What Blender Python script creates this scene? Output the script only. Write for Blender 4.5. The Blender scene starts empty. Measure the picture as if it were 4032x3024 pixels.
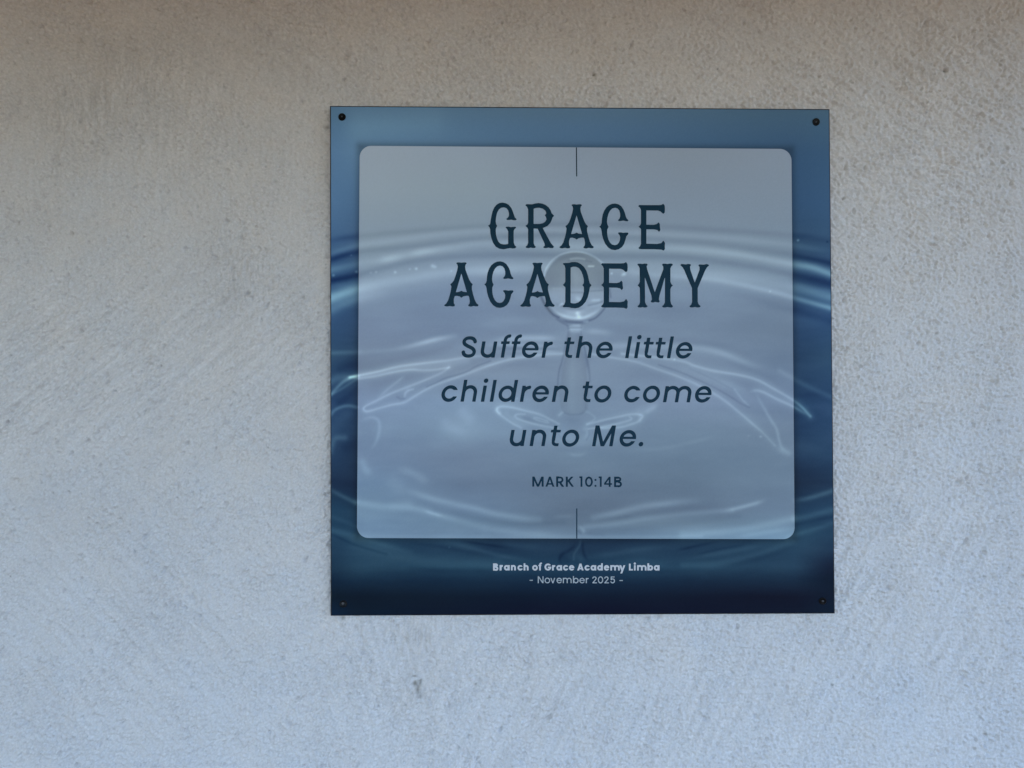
import bpy, math, numpy as np
from mathutils import Matrix, Vector
# ---------------------------------------------------------------- light and surface settings
SUN_ELEV_DEG, SUN_AZ_DEG = 35.0, 10.0
AIR, DUST, OZONE = 1.0, 0.6, 4.0
SKY_STRENGTH = 0.14
SUN_STRENGTH = 2.8
EXPOSURE = 2.33
GRAIN_AMP = 0.00062
SWEEP_AMP = 0.0009
PIT_DEPTH = 0.0040
WALL_A, WALL_B = (0.607, 0.585, 0.590), (0.627, 0.605, 0.610)
SOFFIT_H, EAVE, EAVE_END = 0.57, 2.3, 1.1      # height over the lens, depth, and where the added, unseen eave stops on the right
SOFFIT_COL = (0.44, 0.30, 0.10)
GROUND_COL = (0.185, 0.115, 0.06)
INK_DARK, INK_WHITE, INK_GREY = (0.0060, 0.031, 0.057), (0.56, 0.56, 0.59), (0.40, 0.43, 0.46)

scene = bpy.context.scene
col = scene.collection

# ---------------------------------------------------------------- camera
CAM_D = 0.90            # metres from the lens to the face of the sign
CAM_Z = 1.70            # eye height
FPX = 2950.0            # focal length in units of 1/4032 of the picture width
PITCH, YAW, ROLL = [math.radians(a) for a in (0.8956, -0.9765, 0.1233)]
SIGN_Y = -0.0092        # face of the sign in front of the wall plane y = 0
cam_rot = (Matrix.Rotation(YAW, 3, 'Z') @ Matrix.Rotation(PITCH, 3, 'X') @ Matrix.Rotation(ROLL, 3, 'Y'))
cam_data = bpy.data.cameras.new('camera')
cam = bpy.data.objects.new('camera', cam_data)
col.objects.link(cam)
cam_data.sensor_width = 36.0
cam_data.lens = 36.0 * FPX / 4032.0
cam_data.clip_start = 0.02
cam_data.clip_end = 1000.0
cam.matrix_world = Matrix.Translation((0, SIGN_Y - CAM_D, CAM_Z)) @ cam_rot.to_4x4() @ Matrix.Rotation(math.radians(90), 4, 'X')
scene.camera = cam

# ---------------------------------------------------------------- sky, sun, exposure
SUN_ELEV = math.radians(SUN_ELEV_DEG)
SUN_AZ = math.radians(SUN_AZ_DEG)          # clockwise from +Y: the sun stands behind the building
world = bpy.data.worlds.new('World')
scene.world = world
world.use_nodes = True
wn = world.node_tree.nodes
wn.clear()
sky = wn.new('ShaderNodeTexSky')
sky.sky_type = 'NISHITA'
sky.sun_disc = False
sky.sun_elevation = SUN_ELEV
sky.sun_rotation = SUN_AZ
sky.air_density = AIR
sky.dust_density = DUST
sky.ozone_density = OZONE
bg = wn.new('ShaderNodeBackground')
bg.inputs['Strength'].default_value = SKY_STRENGTH
wo = wn.new('ShaderNodeOutputWorld')
world.node_tree.links.new(sky.outputs[0], bg.inputs[0])
world.node_tree.links.new(bg.outputs[0], wo.inputs[0])

sun_data = bpy.data.lights.new('sun', 'SUN')
sun_data.energy = SUN_STRENGTH
sun_data.angle = math.radians(0.5)
sun_data.color = (1.0, 0.93, 0.84)
sun = bpy.data.objects.new('sun', sun_data)
col.objects.link(sun)
sun_dir = Vector((math.sin(SUN_AZ) * math.cos(SUN_ELEV), math.cos(SUN_AZ) * math.cos(SUN_ELEV), math.sin(SUN_ELEV)))
sun.rotation_euler = sun_dir.to_track_quat('Z', 'Y').to_euler()
sun.location = sun_dir * 20

scene.cycles.denoising_prefilter = 'ACCURATE'
scene.view_settings.view_transform = 'Standard'
scene.view_settings.look = 'None'
scene.view_settings.gamma = 1.0
scene.view_settings.exposure = EXPOSURE


# ---------------------------------------------------------------- helpers
def link_mesh(name, verts, faces, mat, parent=None, smooth=False):
    me = bpy.data.meshes.new(name)
    me.from_pydata([tuple(v) for v in verts], [], [tuple(f) for f in faces])
    me.update()
    if smooth:
        me.polygons.foreach_set('use_smooth', [True] * len(me.polygons))
    o = bpy.data.objects.new(name, me)
    if mat:
        me.materials.append(mat)
    col.objects.link(o)
    o.parent = parent
    return o


def big_mesh(name, V, Q, mat, parent=None, smooth=True):
    """V: n x 3 floats, Q: m x 4 ints (quads), linked as one mesh object."""
    me = bpy.data.meshes.new(name)
    me.vertices.add(len(V))
    me.vertices.foreach_set('co', np.ascontiguousarray(V, dtype=np.float32).ravel())
    me.loops.add(len(Q) * 4)
    me.loops.foreach_set('vertex_index', np.ascontiguousarray(Q, dtype=np.int32).ravel())
    me.polygons.add(len(Q))
    me.polygons.foreach_set('loop_start', np.arange(0, len(Q) * 4, 4, dtype=np.int32))
    if smooth:
        me.polygons.foreach_set('use_smooth', np.ones(len(Q), dtype=bool))
    me.update(calc_edges=True)
    me.materials.append(mat)
    o = bpy.data.objects.new(name, me)
    col.objects.link(o)
    o.parent = parent
    return o


def tag(o, label=None, cat=None, group=None, kind=None):
    if label: o['label'] = label
    if cat: o['category'] = cat
    if group: o['group'] = group
    if kind: o['kind'] = kind
    return o


def empty(name, loc):
    o = bpy.data.objects.new(name, None)
    o.location = loc
    o.empty_display_size = 0.05
    col.objects.link(o)
    return o


def box(x0, x1, y0, y1, z0, z1):
    v = [(x, y, z) for z in (z0, z1) for y in (y0, y1) for x in (x0, x1)]
    f = [(0, 1, 3, 2), (4, 6, 7, 5), (0, 4, 5, 1), (1, 5, 7, 3), (3, 7, 6, 2), (2, 6, 4, 0)]
    return v, f


def material(name, rough=0.6, spec=0.5, color=(0.5, 0.5, 0.5), metal=0.0):
    m = bpy.data.materials.new(name)
    m.use_nodes = True
    p = m.node_tree.nodes['Principled BSDF']
    p.inputs['Base Color'].default_value = (*color, 1)
    p.inputs['Roughness'].default_value = rough
    p.inputs['Metallic'].default_value = metal
    p.inputs['Specular IOR Level'].default_value = spec
    return m, m.node_tree, p


def node(nt, kind, **kw):
    n = nt.nodes.new(kind)
    for k, v in kw.items():
        if k in n.inputs:
            n.inputs[k].default_value = v
        else:
            setattr(n, k, v)
    return n


def grid_quads(nx, ny):
    a = np.arange((nx - 1) * (ny - 1)).reshape(ny - 1, nx - 1)
    i = (a // (nx - 1)) * nx + a % (nx - 1)
    i = i.ravel()
    return np.stack([i, i + 1, i + 1 + nx, i + nx], 1)


# measuring grid: a point of the survey picture (4032 x 3024) laid on the plane of the sign face
_M = np.array(cam_rot)
def on_sign(x, y, depth=0.0):
    x = np.asarray(x, float); y = np.asarray(y, float)
    v = np.stack([(x - 2016) / FPX, np.ones_like(x), -(y - 1512) / FPX], -1) @ _M.T
    t = (CAM_D + depth) / v[..., 1]
    return np.stack([v[..., 0] * t, np.full_like(x, SIGN_Y) + depth, v[..., 2] * t + CAM_Z], -1)
# ink colours of the print (display values of the ink, with gloss reflection kept at the top left), down the sheet and across it
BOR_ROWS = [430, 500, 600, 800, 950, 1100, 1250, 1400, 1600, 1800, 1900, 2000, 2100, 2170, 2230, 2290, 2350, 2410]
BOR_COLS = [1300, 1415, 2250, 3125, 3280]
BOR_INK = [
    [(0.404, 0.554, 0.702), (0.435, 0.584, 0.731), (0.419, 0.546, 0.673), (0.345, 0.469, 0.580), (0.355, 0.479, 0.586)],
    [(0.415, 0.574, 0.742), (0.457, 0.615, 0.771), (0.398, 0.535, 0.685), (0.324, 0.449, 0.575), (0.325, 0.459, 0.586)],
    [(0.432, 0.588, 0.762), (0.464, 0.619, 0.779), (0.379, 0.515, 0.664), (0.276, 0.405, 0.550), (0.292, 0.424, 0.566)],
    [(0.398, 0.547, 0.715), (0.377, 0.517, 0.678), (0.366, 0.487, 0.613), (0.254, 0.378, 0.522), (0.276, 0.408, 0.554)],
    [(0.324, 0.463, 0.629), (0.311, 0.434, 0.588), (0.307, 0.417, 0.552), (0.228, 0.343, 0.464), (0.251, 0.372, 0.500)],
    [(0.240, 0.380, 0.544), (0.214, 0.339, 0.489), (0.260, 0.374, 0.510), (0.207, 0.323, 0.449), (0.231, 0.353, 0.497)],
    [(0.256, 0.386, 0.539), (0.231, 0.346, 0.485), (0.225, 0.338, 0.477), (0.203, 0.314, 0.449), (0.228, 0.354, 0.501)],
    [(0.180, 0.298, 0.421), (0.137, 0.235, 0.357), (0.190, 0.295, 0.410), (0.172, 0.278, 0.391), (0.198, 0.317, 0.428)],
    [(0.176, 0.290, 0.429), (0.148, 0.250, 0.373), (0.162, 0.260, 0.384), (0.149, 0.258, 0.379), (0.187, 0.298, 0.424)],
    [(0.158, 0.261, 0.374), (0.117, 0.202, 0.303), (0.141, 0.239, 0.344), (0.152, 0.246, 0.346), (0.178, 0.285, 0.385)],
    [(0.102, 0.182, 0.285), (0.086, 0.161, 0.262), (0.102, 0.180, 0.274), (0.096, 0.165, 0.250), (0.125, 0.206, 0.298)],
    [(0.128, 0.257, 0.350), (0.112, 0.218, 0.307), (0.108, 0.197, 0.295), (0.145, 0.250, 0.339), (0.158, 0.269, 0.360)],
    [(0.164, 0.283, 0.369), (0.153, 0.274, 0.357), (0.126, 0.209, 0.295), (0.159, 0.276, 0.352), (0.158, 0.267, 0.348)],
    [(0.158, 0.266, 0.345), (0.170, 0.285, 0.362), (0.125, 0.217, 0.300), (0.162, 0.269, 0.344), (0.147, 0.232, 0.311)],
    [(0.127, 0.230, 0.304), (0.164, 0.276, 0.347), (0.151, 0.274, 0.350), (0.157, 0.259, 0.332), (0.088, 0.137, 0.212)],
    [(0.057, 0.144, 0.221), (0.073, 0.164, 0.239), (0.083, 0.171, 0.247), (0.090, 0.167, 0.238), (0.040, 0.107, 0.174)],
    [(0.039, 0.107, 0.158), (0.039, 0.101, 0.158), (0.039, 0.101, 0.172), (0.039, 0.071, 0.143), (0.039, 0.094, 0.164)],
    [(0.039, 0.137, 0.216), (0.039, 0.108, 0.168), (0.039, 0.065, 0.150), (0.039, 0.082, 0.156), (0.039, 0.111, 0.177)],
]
PAN_ROWS = [590, 750, 870, 1000, 1150, 1300, 1450, 1580, 1700, 1800, 1900, 2000, 2060, 2115]
PAN_COLS = [1415, 1850, 2250, 2700, 3120]
PAN_INK = [
    [(0.728, 0.782, 0.860), (0.702, 0.760, 0.841), (0.652, 0.705, 0.786), (0.633, 0.679, 0.749), (0.637, 0.684, 0.757)],
    [(0.707, 0.763, 0.828), (0.681, 0.741, 0.802), (0.649, 0.703, 0.780), (0.617, 0.668, 0.740), (0.618, 0.667, 0.734)],
    [(0.669, 0.727, 0.794), (0.648, 0.710, 0.778), (0.626, 0.681, 0.755), (0.612, 0.666, 0.736), (0.599, 0.652, 0.718)],
    [(0.645, 0.712, 0.783), (0.622, 0.687, 0.773), (0.618, 0.681, 0.752), (0.604, 0.666, 0.733), (0.581, 0.642, 0.707)],
    [(0.624, 0.689, 0.781), (0.592, 0.656, 0.759), (0.619, 0.674, 0.754), (0.593, 0.651, 0.731), (0.548, 0.606, 0.684)],
    [(0.566, 0.618, 0.714), (0.564, 0.621, 0.714), (0.571, 0.627, 0.712), (0.556, 0.609, 0.684), (0.523, 0.575, 0.643)],
    [(0.541, 0.588, 0.665), (0.578, 0.623, 0.697), (0.584, 0.634, 0.706), (0.560, 0.609, 0.681), (0.498, 0.553, 0.630)],
    [(0.582, 0.638, 0.737), (0.600, 0.668, 0.752), (0.559, 0.616, 0.687), (0.587, 0.632, 0.707), (0.528, 0.580, 0.659)],
    [(0.549, 0.612, 0.698), (0.596, 0.661, 0.729), (0.546, 0.605, 0.675), (0.526, 0.584, 0.643), (0.516, 0.564, 0.622)],
    [(0.528, 0.589, 0.675), (0.517, 0.565, 0.635), (0.515, 0.573, 0.632), (0.486, 0.543, 0.600), (0.495, 0.549, 0.604)],
    [(0.509, 0.586, 0.670), (0.489, 0.538, 0.606), (0.469, 0.517, 0.575), (0.465, 0.516, 0.568), (0.499, 0.552, 0.604)],
    [(0.527, 0.606, 0.673), (0.497, 0.560, 0.630), (0.457, 0.500, 0.553), (0.454, 0.500, 0.554), (0.489, 0.541, 0.596)],
    [(0.505, 0.585, 0.662), (0.487, 0.558, 0.619), (0.458, 0.509, 0.560), (0.491, 0.547, 0.591), (0.506, 0.573, 0.624)],
    [(0.514, 0.592, 0.667), (0.496, 0.566, 0.633), (0.497, 0.557, 0.614), (0.520, 0.594, 0.652), (0.534, 0.623, 0.685)],
]
PAN_DELTA = (0.155, 0.160, 0.145)
BOR_DELTA = (0.255, 0.280, 0.235)
# ---------------------------------------------------------------- plaster wall
rng = np.random.default_rng(11)
STEP = 0.00118
WX0, WX1, WZ0, WZ1 = -0.675, 0.665, CAM_Z - 0.485, CAM_Z + 0.515
nx = int(round((WX1 - WX0) / STEP)) + 1
nz = int(round((WZ1 - WZ0) / STEP)) + 1
gx = np.linspace(WX0, WX1, nx)
gz = np.linspace(WZ0, WZ1, nz)
GX, GZ = np.meshgrid(gx, gz)
# survey-picture coordinates of every wall vertex, for placing marks where they are
def to_survey(X, Z):
    p = np.stack([X, np.full_like(X, CAM_D - SIGN_Y), Z - CAM_Z], -1) @ _M
    return 2016 + FPX * p[..., 0] / p[..., 1], 1512 - FPX * p[..., 2] / p[..., 1]
SX, SY = to_survey(GX, GZ)

fz = np.fft.fftfreq(nz, STEP)[:, None]
fx = np.fft.rfftfreq(nx, STEP)[None, :]
def noise(wl, angle=0.0, stretch=1.0, band=0.55, seed=0):
    """Gaussian noise of wavelength wl (m); with stretch > 1 drawn out along angle (deg from +X)."""
    r = np.random.default_rng(seed)
    a = math.radians(angle)
    u = (fx * math.cos(a) + fz * math.sin(a)) * stretch
    v = -fx * math.sin(a) + fz * math.cos(a)
    f = np.sqrt(u * u + v * v) * wl
    h = np.exp(-((f - 1.0) / band) ** 2) if band < 2 else np.exp(-f * f)
    n = np.fft.irfft2(np.fft.rfft2(r.standard_normal((nz, nx))) * h, s=(nz, nx))
    return n / n.std()
def sstep(a, b, x):
    t = np.clip((x - a) / (b - a), 0, 1)
    return t * t * (3 - 2 * t)
def soft(cx, cy, rx, ry):
    return np.exp(-(((SX - cx) / rx) ** 2 + ((SY - cy) / ry) ** 2))

und = noise(0.16, band=9, seed=1) * 0.0006 + noise(0.05, band=9, seed=2) * 0.00012
g_iso = noise(0.0046, seed=3) + 0.9 * noise(0.0080, seed=4)
g_dn = noise(0.0046, -38, 2.0, seed=5) + 0.8 * noise(0.0085, -38, 2.6, seed=6)    # falling to the right
g_up = noise(0.0046, 42, 2.2, seed=7) + 0.8 * noise(0.009, 42, 3.0, seed=8)      # rising to the right
g_vt = noise(0.0055, 90, 5.0, seed=9)
g_hz = noise(0.0055, -4, 4.0, seed=10)
m_dn = np.clip(sstep(1500, 300, SY) + soft(3700, 300, 900, 700), 0, 1)
m_up = np.clip(soft(150, 1500, 700, 420) + 0.6 * soft(900, 1400, 500, 300), 0, 1)
m_vt = np.clip(soft(330, 440, 170, 120) + soft(960, 1100, 120, 130) + soft(1620, 2520, 120, 110) + soft(560, 300, 140, 90)
               + soft(3500, 520, 120, 60) * 0.3, 0, 1)
m_hz = np.clip(soft(3600, 640, 420, 160) + soft(900, 1120, 420, 120) * .5, 0, 1)
patch = sstep(-1.1, 1.1, noise(0.07, band=9, seed=12))          # coarser and finer areas
amp = 0.80 + 0.35 * patch
rest = np.clip(1 - m_dn - m_up - 0.6 * m_hz, 0, 1)
grain = (g_iso * (0.45 + 0.55 * rest) + g_dn * m_dn * 0.85 + g_up * m_up * 0.85 + g_hz * m_hz * 0.6) * amp
smear = 0.8 * sstep(0.10, 1.0, m_vt)
grain = grain * (1 - 0.7 * smear) + g_vt * smear * 1.5
# long shallow trowel sweeps, fanning in different directions
sw = (noise(0.020, 62, 6, seed=41) * soft(1950, 2800, 750, 420) + noise(0.022, 108, 6, seed=42) * soft(1500, 2500, 300, 260) * .8 + noise(0.020, 58, 6, seed=43) * soft(3650, 2400, 500, 700)
      + noise(0.018, -32, 6, seed=44) * (soft(3500, 250, 800, 420) + soft(1300, 150, 900, 260) * .8) + noise(0.018, 38, 6, seed=45) * (soft(250, 1450, 600, 500) + soft(1050, 1350, 300, 350))
      + noise(0.020, -50, 6, seed=46) * soft(500, 2500, 700, 500) * .7 + noise(0.018, 5, 6, seed=47) * soft(3700, 750, 400, 260) + noise(0.02, 85, 6, seed=48) * soft(700, 500, 600, 350) * .6)
H = und + grain * GRAIN_AMP + sw * SWEEP_AMP
# pits left in the plaster
npit = 20000
px_ = rng.uniform(0, nx - 1, npit); pz_ = rng.uniform(0, nz - 1, npit)
keep = rng.uniform(0, 1, npit) < 0.55 + 0.45 * patch[pz_.astype(int), px_.astype(int)]
px_, pz_ = px_[keep], pz_[keep]
prad = np.clip(rng.gamma(5.0, 0.10, len(px_)) + 0.50, 0, 1.7)                    # in grid steps
pdep = rng.uniform(0.35, 1.0, len(px_)) * PIT_DEPTH * np.clip(prad / 1.4, 0.4, 1.6)
ang = rng.normal(0.6, 0.9, len(px_))
for cx, cz, r, dep, a in zip(px_, pz_, prad, pdep, ang):
    i0, i1 = max(int(cx - 6), 0), min(int(cx + 7), nx)
    j0, j1 = max(int(cz - 6), 0), min(int(cz + 7), nz)
    dx = (np.arange(i0, i1) - cx)[None, :]; dz = (np.arange(j0, j1) - cz)[:, None]
    u = dx * math.cos(a) + dz * math.sin(a); v = -dx * math.sin(a) + dz * math.cos(a)
    H[j0:j1, i0:i1] -= dep * np.exp(-((u / (1.6 * r)) ** 2 + (v / (0.85 * r)) ** 2) ** 1.3)
# single deeper holes and chips seen in the plaster: centre x, y, half axes, depth (mm), angle
for cx, cy, ra, rb, dep, a in [(2339, 292, 9, 7, 3.0, 20), (3722, 279, 9, 8, 3.0, 40), (3576, 252, 16, 9, 1.2, -20), (3568, 397, 8, 6, 1.6, 30),
        (1350, 2433, 13, 8, 2.6, 0), (1572, 2434, 8, 7, 1.8, 0), (1634, 2693, 14, 12, 2.2, 20), (1651, 2685, 8, 12, 2.0, 20),
        (1643, 2718, 7, 16, 2.0, 25), (1657, 2735, 9, 10, 1.8, 0), (1632, 2662, 10, 5, 1.4, -40), (3814, 1902, 9, 6, 2.4, -40),
        (3776, 1895, 12, 8, 1.0, 10), (3497, 1878, 10, 5, 1.8, -40), (3554, 1755, 12, 5, 1.2, -40), (1464, 2600, 9, 9, 1.8, 40),
        (558, 2044, 17, 8, 1.6, -15), (860, 1790, 10, 8, 1.8, 10), (3883, 2893, 9, 11, 2.6, 50), (3893, 2925, 5, 10, 2.0, 0),
        (984, 1052, 8, 5, 1.6, 10), (2330, 300, 6, 4, 1.2, 0), (228, 615, 4, 3, 1.0, 0), (3170, 170, 9, 5, .8, 30),
        (1370, 2450, 6, 5, 1.5, 0), (1293, 498, 5, 6, 2, 0), (1291, 558, 6, 7, 2, 0), (1800, 2433, 5, 5, 1.5, 0), (3250, 424, 8, 5, 1.6, 10)]:
    a = math.radians(a)
    u = (SX - cx) * math.cos(a) + (SY - cy) * math.sin(a); v = -(SX - cx) * math.sin(a) + (SY - cy) * math.cos(a)
    H -= dep * 0.001 * np.exp(-((u / ra) ** 2 + (v / rb) ** 2) ** 1.2)
# trowel edges right of the sign's top corner
for k, (x0, y0, x1, y1, h) in enumerate([(3270, 425, 3330, 470, .5), (3310, 455, 3480, 530, .35), (3300, 480, 3440, 520, .35), (3560, 70, 3680, 20, .2),
        (3330, 545, 3480, 550, .25), (40, 1560, 130, 1480, .35), (0, 1600, 90, 1520, .3), (940, 1300, 1180, 1180, .25), (3880, 120, 3960, 210, .4),
        (700, 2560, 840, 2500, .2), (226, 610, 222, 650, .9), (95, 1310, 98, 1375, .8), (178, 1190, 180, 1270, .3), (212, 1430, 222, 1475, .5), (3855, 615, 3960, 600, .5), (3800, 695, 3885, 685, .3), (2100, 2500, 2170, 2497, .4), (0, 1550, 150, 1420, .3), (350, 1670, 400, 1655, .4), (3900, 640, 4030, 780, .3), (3850, 310, 3850, 400, .3)]):
    L = math.hypot(x1 - x0, y1 - y0); ux, uy = (x1 - x0) / L, (y1 - y0) / L
    t = (SX - x0) * ux + (SY - y0) * uy; d = -(SX - x0) * uy + (SY - y0) * ux + 5 * np.sin(t / 23.0 + k)
    w = sstep(-20, 20, t) * sstep(L + 20, L - 20, t)
    H += w * h * 0.001 * (np.exp(-(d / 5) ** 2) - np.exp(-((d - 9) / 6) ** 2))
edge = np.minimum.reduce([GX - WX0, WX1 - GX, GZ - WZ0, WZ1 - GZ])
outer = 1 - sstep(0.0, 0.035, edge)                             # the modelled relief dies out towards the rest of the wall
H *= 1 - outer
V = np.stack([GX.ravel(), -H.ravel(), GZ.ravel()], 1)

# grey rubbed stains, and a darker brown tone in the chips and holes
stain_tone = 0.20 * (soft(330, 430, 280, 180) + .8 * soft(480, 200, 300, 120) + soft(920, 1110, 260, 180) * .7 + soft(1050, 230, 300, 90) * .5
                + soft(1630, 2580, 150, 200) * .4 + soft(3560, 270, 150, 60) * .5 + soft(1250, 330, 200, 60) * .5 + soft(3300, 1850, 60, 400) * .2
                + soft(250, 1980, 330, 120) * .35 + soft(3480, 2600, 300, 300) * .3 + soft(120, 900, 300, 120) * .3)
stain_tone *= 0.75 + 0.25 * sstep(-1, 1, noise(0.02, 90, 3.0, band=9, seed=21))
stain_tone += 0.03 * sstep(-0.6, 1.8, noise(0.11, band=9, seed=22)) + 0.02 * sstep(0.0, 1.8, noise(0.03, band=9, seed=23))
stain_tone += 0.06 * sstep(1500, 100, SX) * sstep(200, 900, SY) + 0.10 * sstep(3700, 4032, SX)  # darker towards the left and at the right edge
stain_tone += smear * 0.06 * sstep(-0.3, 1.2, g_vt)
st_mean = float(stain_tone.mean())
stain_tone = stain_tone * (1 - outer) + (st_mean + 0.05) * outer  # outer wall darkened for the shade its missing relief would give
chip_brown = (soft(1632, 2660, 9, 4) * .6 + soft(1655, 2686, 6, 12) * .5 + soft(1645, 2716, 7, 16) * .5 + soft(1656, 2742, 8, 9) * .45 + soft(1643, 2705, 16, 32) * .15 + soft(1350, 2433, 10, 6) * .5 + soft(3779, 1896, 14, 10) * .25 + soft(1633, 2693, 9, 8) * .6
         + soft(3722, 279, 6, 6) * .8 + soft(2339, 292, 6, 5) * .8 + soft(3883, 2893, 6, 7) * .5 + soft(3814, 1902, 6, 4) * .5)

# sand grains and flecks of another colour in the plaster
fleck = np.zeros((nz, nx))
for cx, cz, r, s in zip(rng.uniform(3, nx - 4, 14000), rng.uniform(3, nz - 4, 14000), rng.gamma(5, .08, 14000) + .35, rng.gamma(2.0, .08, 14000)):
    i0, j0 = int(cx) - 3, int(cz) - 3
    i0, j0 = max(i0, 0), max(j0, 0)
    dx = (np.arange(i0, min(i0 + 8, nx)) - cx)[None, :]; dz = (np.arange(j0, min(j0 + 8, nz)) - cz)[:, None]
    fleck[j0:j0 + 8, i0:i0 + 8] += s * np.exp(-(dx * dx + dz * dz) / (r * r))
tint = 0.5 + 0.09 * noise(0.06, band=9, seed=31) + 0.06 * noise(0.02, band=9, seed=32)
# plaster grain and stroke shading put into the colour: fine noise, drawn out along the strokes of each area
def fine(ang, st, s): return noise(0.0036, ang, st, band=.6, seed=s)
mo = 0.55 * fine(0, 1, 34) + fine(-38, 2.2, 61) * m_dn * .8 + fine(40, 2.2, 62) * m_up * .8 + fine(90, 5, 63) * np.clip(m_vt, 0, 1) * .9 + fine(-3, 4, 64) * m_hz * .8 + 0.6 * fine(20, 1.2, 65) * rest
pale = (noise(0.011, 62, 9, seed=71) * soft(1950, 2800, 750, 420) + noise(0.012, 104, 9, seed=72) * soft(1550, 2600, 300, 300) + noise(0.012, 66, 9, seed=73) * soft(2900, 2800, 600, 350)
        + noise(0.012, 58, 9, seed=74) * soft(3650, 2300, 500, 600) + noise(0.010, -34, 9, seed=75) * (soft(3500, 250, 700, 380) + soft(1300, 150, 900, 260) * .7)
        + noise(0.011, 38, 9, seed=76) * (soft(250, 1450, 600, 450) + soft(1050, 1350, 300, 350)) + noise(0.011, -50, 9, seed=77) * soft(500, 2500, 700, 500) * .6
        + noise(0.009, -3, 9, seed=78) * soft(3600, 680, 420, 220) + noise(0.010, 89, 8, seed=79) * soft(600, 450, 500, 280) + noise(0.010, 89, 8, seed=80) * soft(960, 1080, 160, 160) * .8)  # long trowel sweeps, their relief shading put into the colour
grain_shade = 0.5 + 0.21 * mo * (0.85 + 0.3 * patch) + 0.125 * pale

plaster, nt, pb = material('painted_plaster', rough=0.93, spec=0.25)
at_s = node(nt, 'ShaderNodeAttribute', attribute_name='stain_tone')
at_g = node(nt, 'ShaderNodeAttribute', attribute_name='chip_brown')
geo = node(nt, 'ShaderNodeNewGeometry')
n1 = node(nt, 'ShaderNodeTexNoise', Scale=5.0, Detail=6.0, Roughness=0.6)
n2 = node(nt, 'ShaderNodeTexNoise', Scale=700.0, Detail=3.0, Roughness=0.7)
n3 = node(nt, 'ShaderNodeTexNoise', Scale=260.0, Detail=4.0, Roughness=0.65)
vor = node(nt, 'ShaderNodeTexVoronoi', Scale=150.0)
for n in (n1, n2, n3, vor):
    nt.links.new(geo.outputs['Position'], n.inputs['Vector'])
ramp = node(nt, 'ShaderNodeValToRGB')
ramp.color_ramp.elements[0].position = 0.35; ramp.color_ramp.elements[0].color = (*WALL_A, 1)
ramp.color_ramp.elements[1].position = 0.68; ramp.color_ramp.elements[1].color = (*WALL_B, 1)
nt.links.new(n1.outputs['Fac'], ramp.inputs['Fac'])
mx = node(nt, 'ShaderNodeMix', data_type='RGBA')
mx.inputs['B'].default_value = (0.30, 0.295, 0.31, 1)
nt.links.new(at_s.outputs['Fac'], mx.inputs['Factor'])
nt.links.new(ramp.outputs['Color'], mx.inputs['A'])
mg = node(nt, 'ShaderNodeMix', data_type='RGBA')
mg.inputs['B'].default_value = (0.10, 0.085, 0.05, 1)
nt.links.new(at_g.outputs['Fac'], mg.inputs['Factor'])
nt.links.new(mx.outputs['Result'], mg.inputs['A'])
sp = node(nt, 'ShaderNodeMapRange')
sp.inputs['From Min'].default_value = 0.3; sp.inputs['From Max'].default_value = 0.7
sp.inputs['To Min'].default_value = 0.92; sp.inputs['To Max'].default_value = 1.08
nt.links.new(n2.outputs['Fac'], sp.inputs['Value'])
at_f = node(nt, 'ShaderNodeAttribute', attribute_name='fleck'); at_t = node(nt, 'ShaderNodeAttribute', attribute_name='tint'); at_m = node(nt, 'ShaderNodeAttribute', attribute_name='grain_shade')
mf = node(nt, 'ShaderNodeMix', data_type='RGBA'); mf.inputs['B'].default_value = (0.16, 0.16, 0.155, 1)
nt.links.new(at_f.outputs['Fac'], mf.inputs['Factor']); nt.links.new(mg.outputs['Result'], mf.inputs['A'])
mt = node(nt, 'ShaderNodeMix', data_type='RGBA'); mt.inputs['A'].default_value = (1.03, 1.0, 0.965, 1); mt.inputs['B'].default_value = (0.975, 1.0, 1.03, 1)
nt.links.new(at_t.outputs['Fac'], mt.inputs['Factor'])
mm = node(nt, 'ShaderNodeVectorMath', operation='MULTIPLY'); nt.links.new(mf.outputs['Result'], mm.inputs[0]); nt.links.new(mt.outputs['Result'], mm.inputs[1])
m2 = node(nt, 'ShaderNodeMapRange'); m2.clamp = False; m2.inputs['To Min'].default_value = 0.88; m2.inputs['To Max'].default_value = 1.12
nt.links.new(at_m.outputs['Fac'], m2.inputs['Value'])
mk = node(nt, 'ShaderNodeVectorMath', operation='SCALE'); nt.links.new(mm.outputs['Vector'], mk.inputs[0]); nt.links.new(m2.outputs[0], mk.inputs['Scale'])
mul = node(nt, 'ShaderNodeVectorMath', operation='SCALE')
nt.links.new(mk.outputs['Vector'], mul.inputs[0]); nt.links.new(sp.outputs[0], mul.inputs['Scale'])
nt.links.new(mul.outputs['Vector'], pb.inputs['Base Color'])
at_o = node(nt, 'ShaderNodeAttribute', attribute_name='outside')      # 1 where the wall has no modelled relief
n5 = node(nt, 'ShaderNodeTexNoise', Scale=230.0, Detail=2.0, Roughness=0.6)
nt.links.new(geo.outputs['Position'], n5.inputs['Vector'])
b0 = node(nt, 'ShaderNodeBump', Strength=1.0, Distance=0.005)
nt.links.new(n5.outputs['Fac'], b0.inputs['Height'])
nt.links.new(at_o.outputs['Fac'], b0.inputs['Strength'])
b1 = node(nt, 'ShaderNodeBump', Strength=0.55, Distance=0.0012)
nt.links.new(b0.outputs['Normal'], b1.inputs['Normal'])
r5 = node(nt, 'ShaderNodeMapRange'); r5.inputs['From Min'].default_value = 0.3; r5.inputs['From Max'].default_value = 0.7
r5.inputs['To Min'].default_value = 0.90; r5.inputs['To Max'].default_value = 1.10
nt.links.new(n5.outputs['Fac'], r5.inputs['Value'])
f5 = node(nt, 'ShaderNodeMix'); f5.inputs['A'].default_value = 1.0
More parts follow.
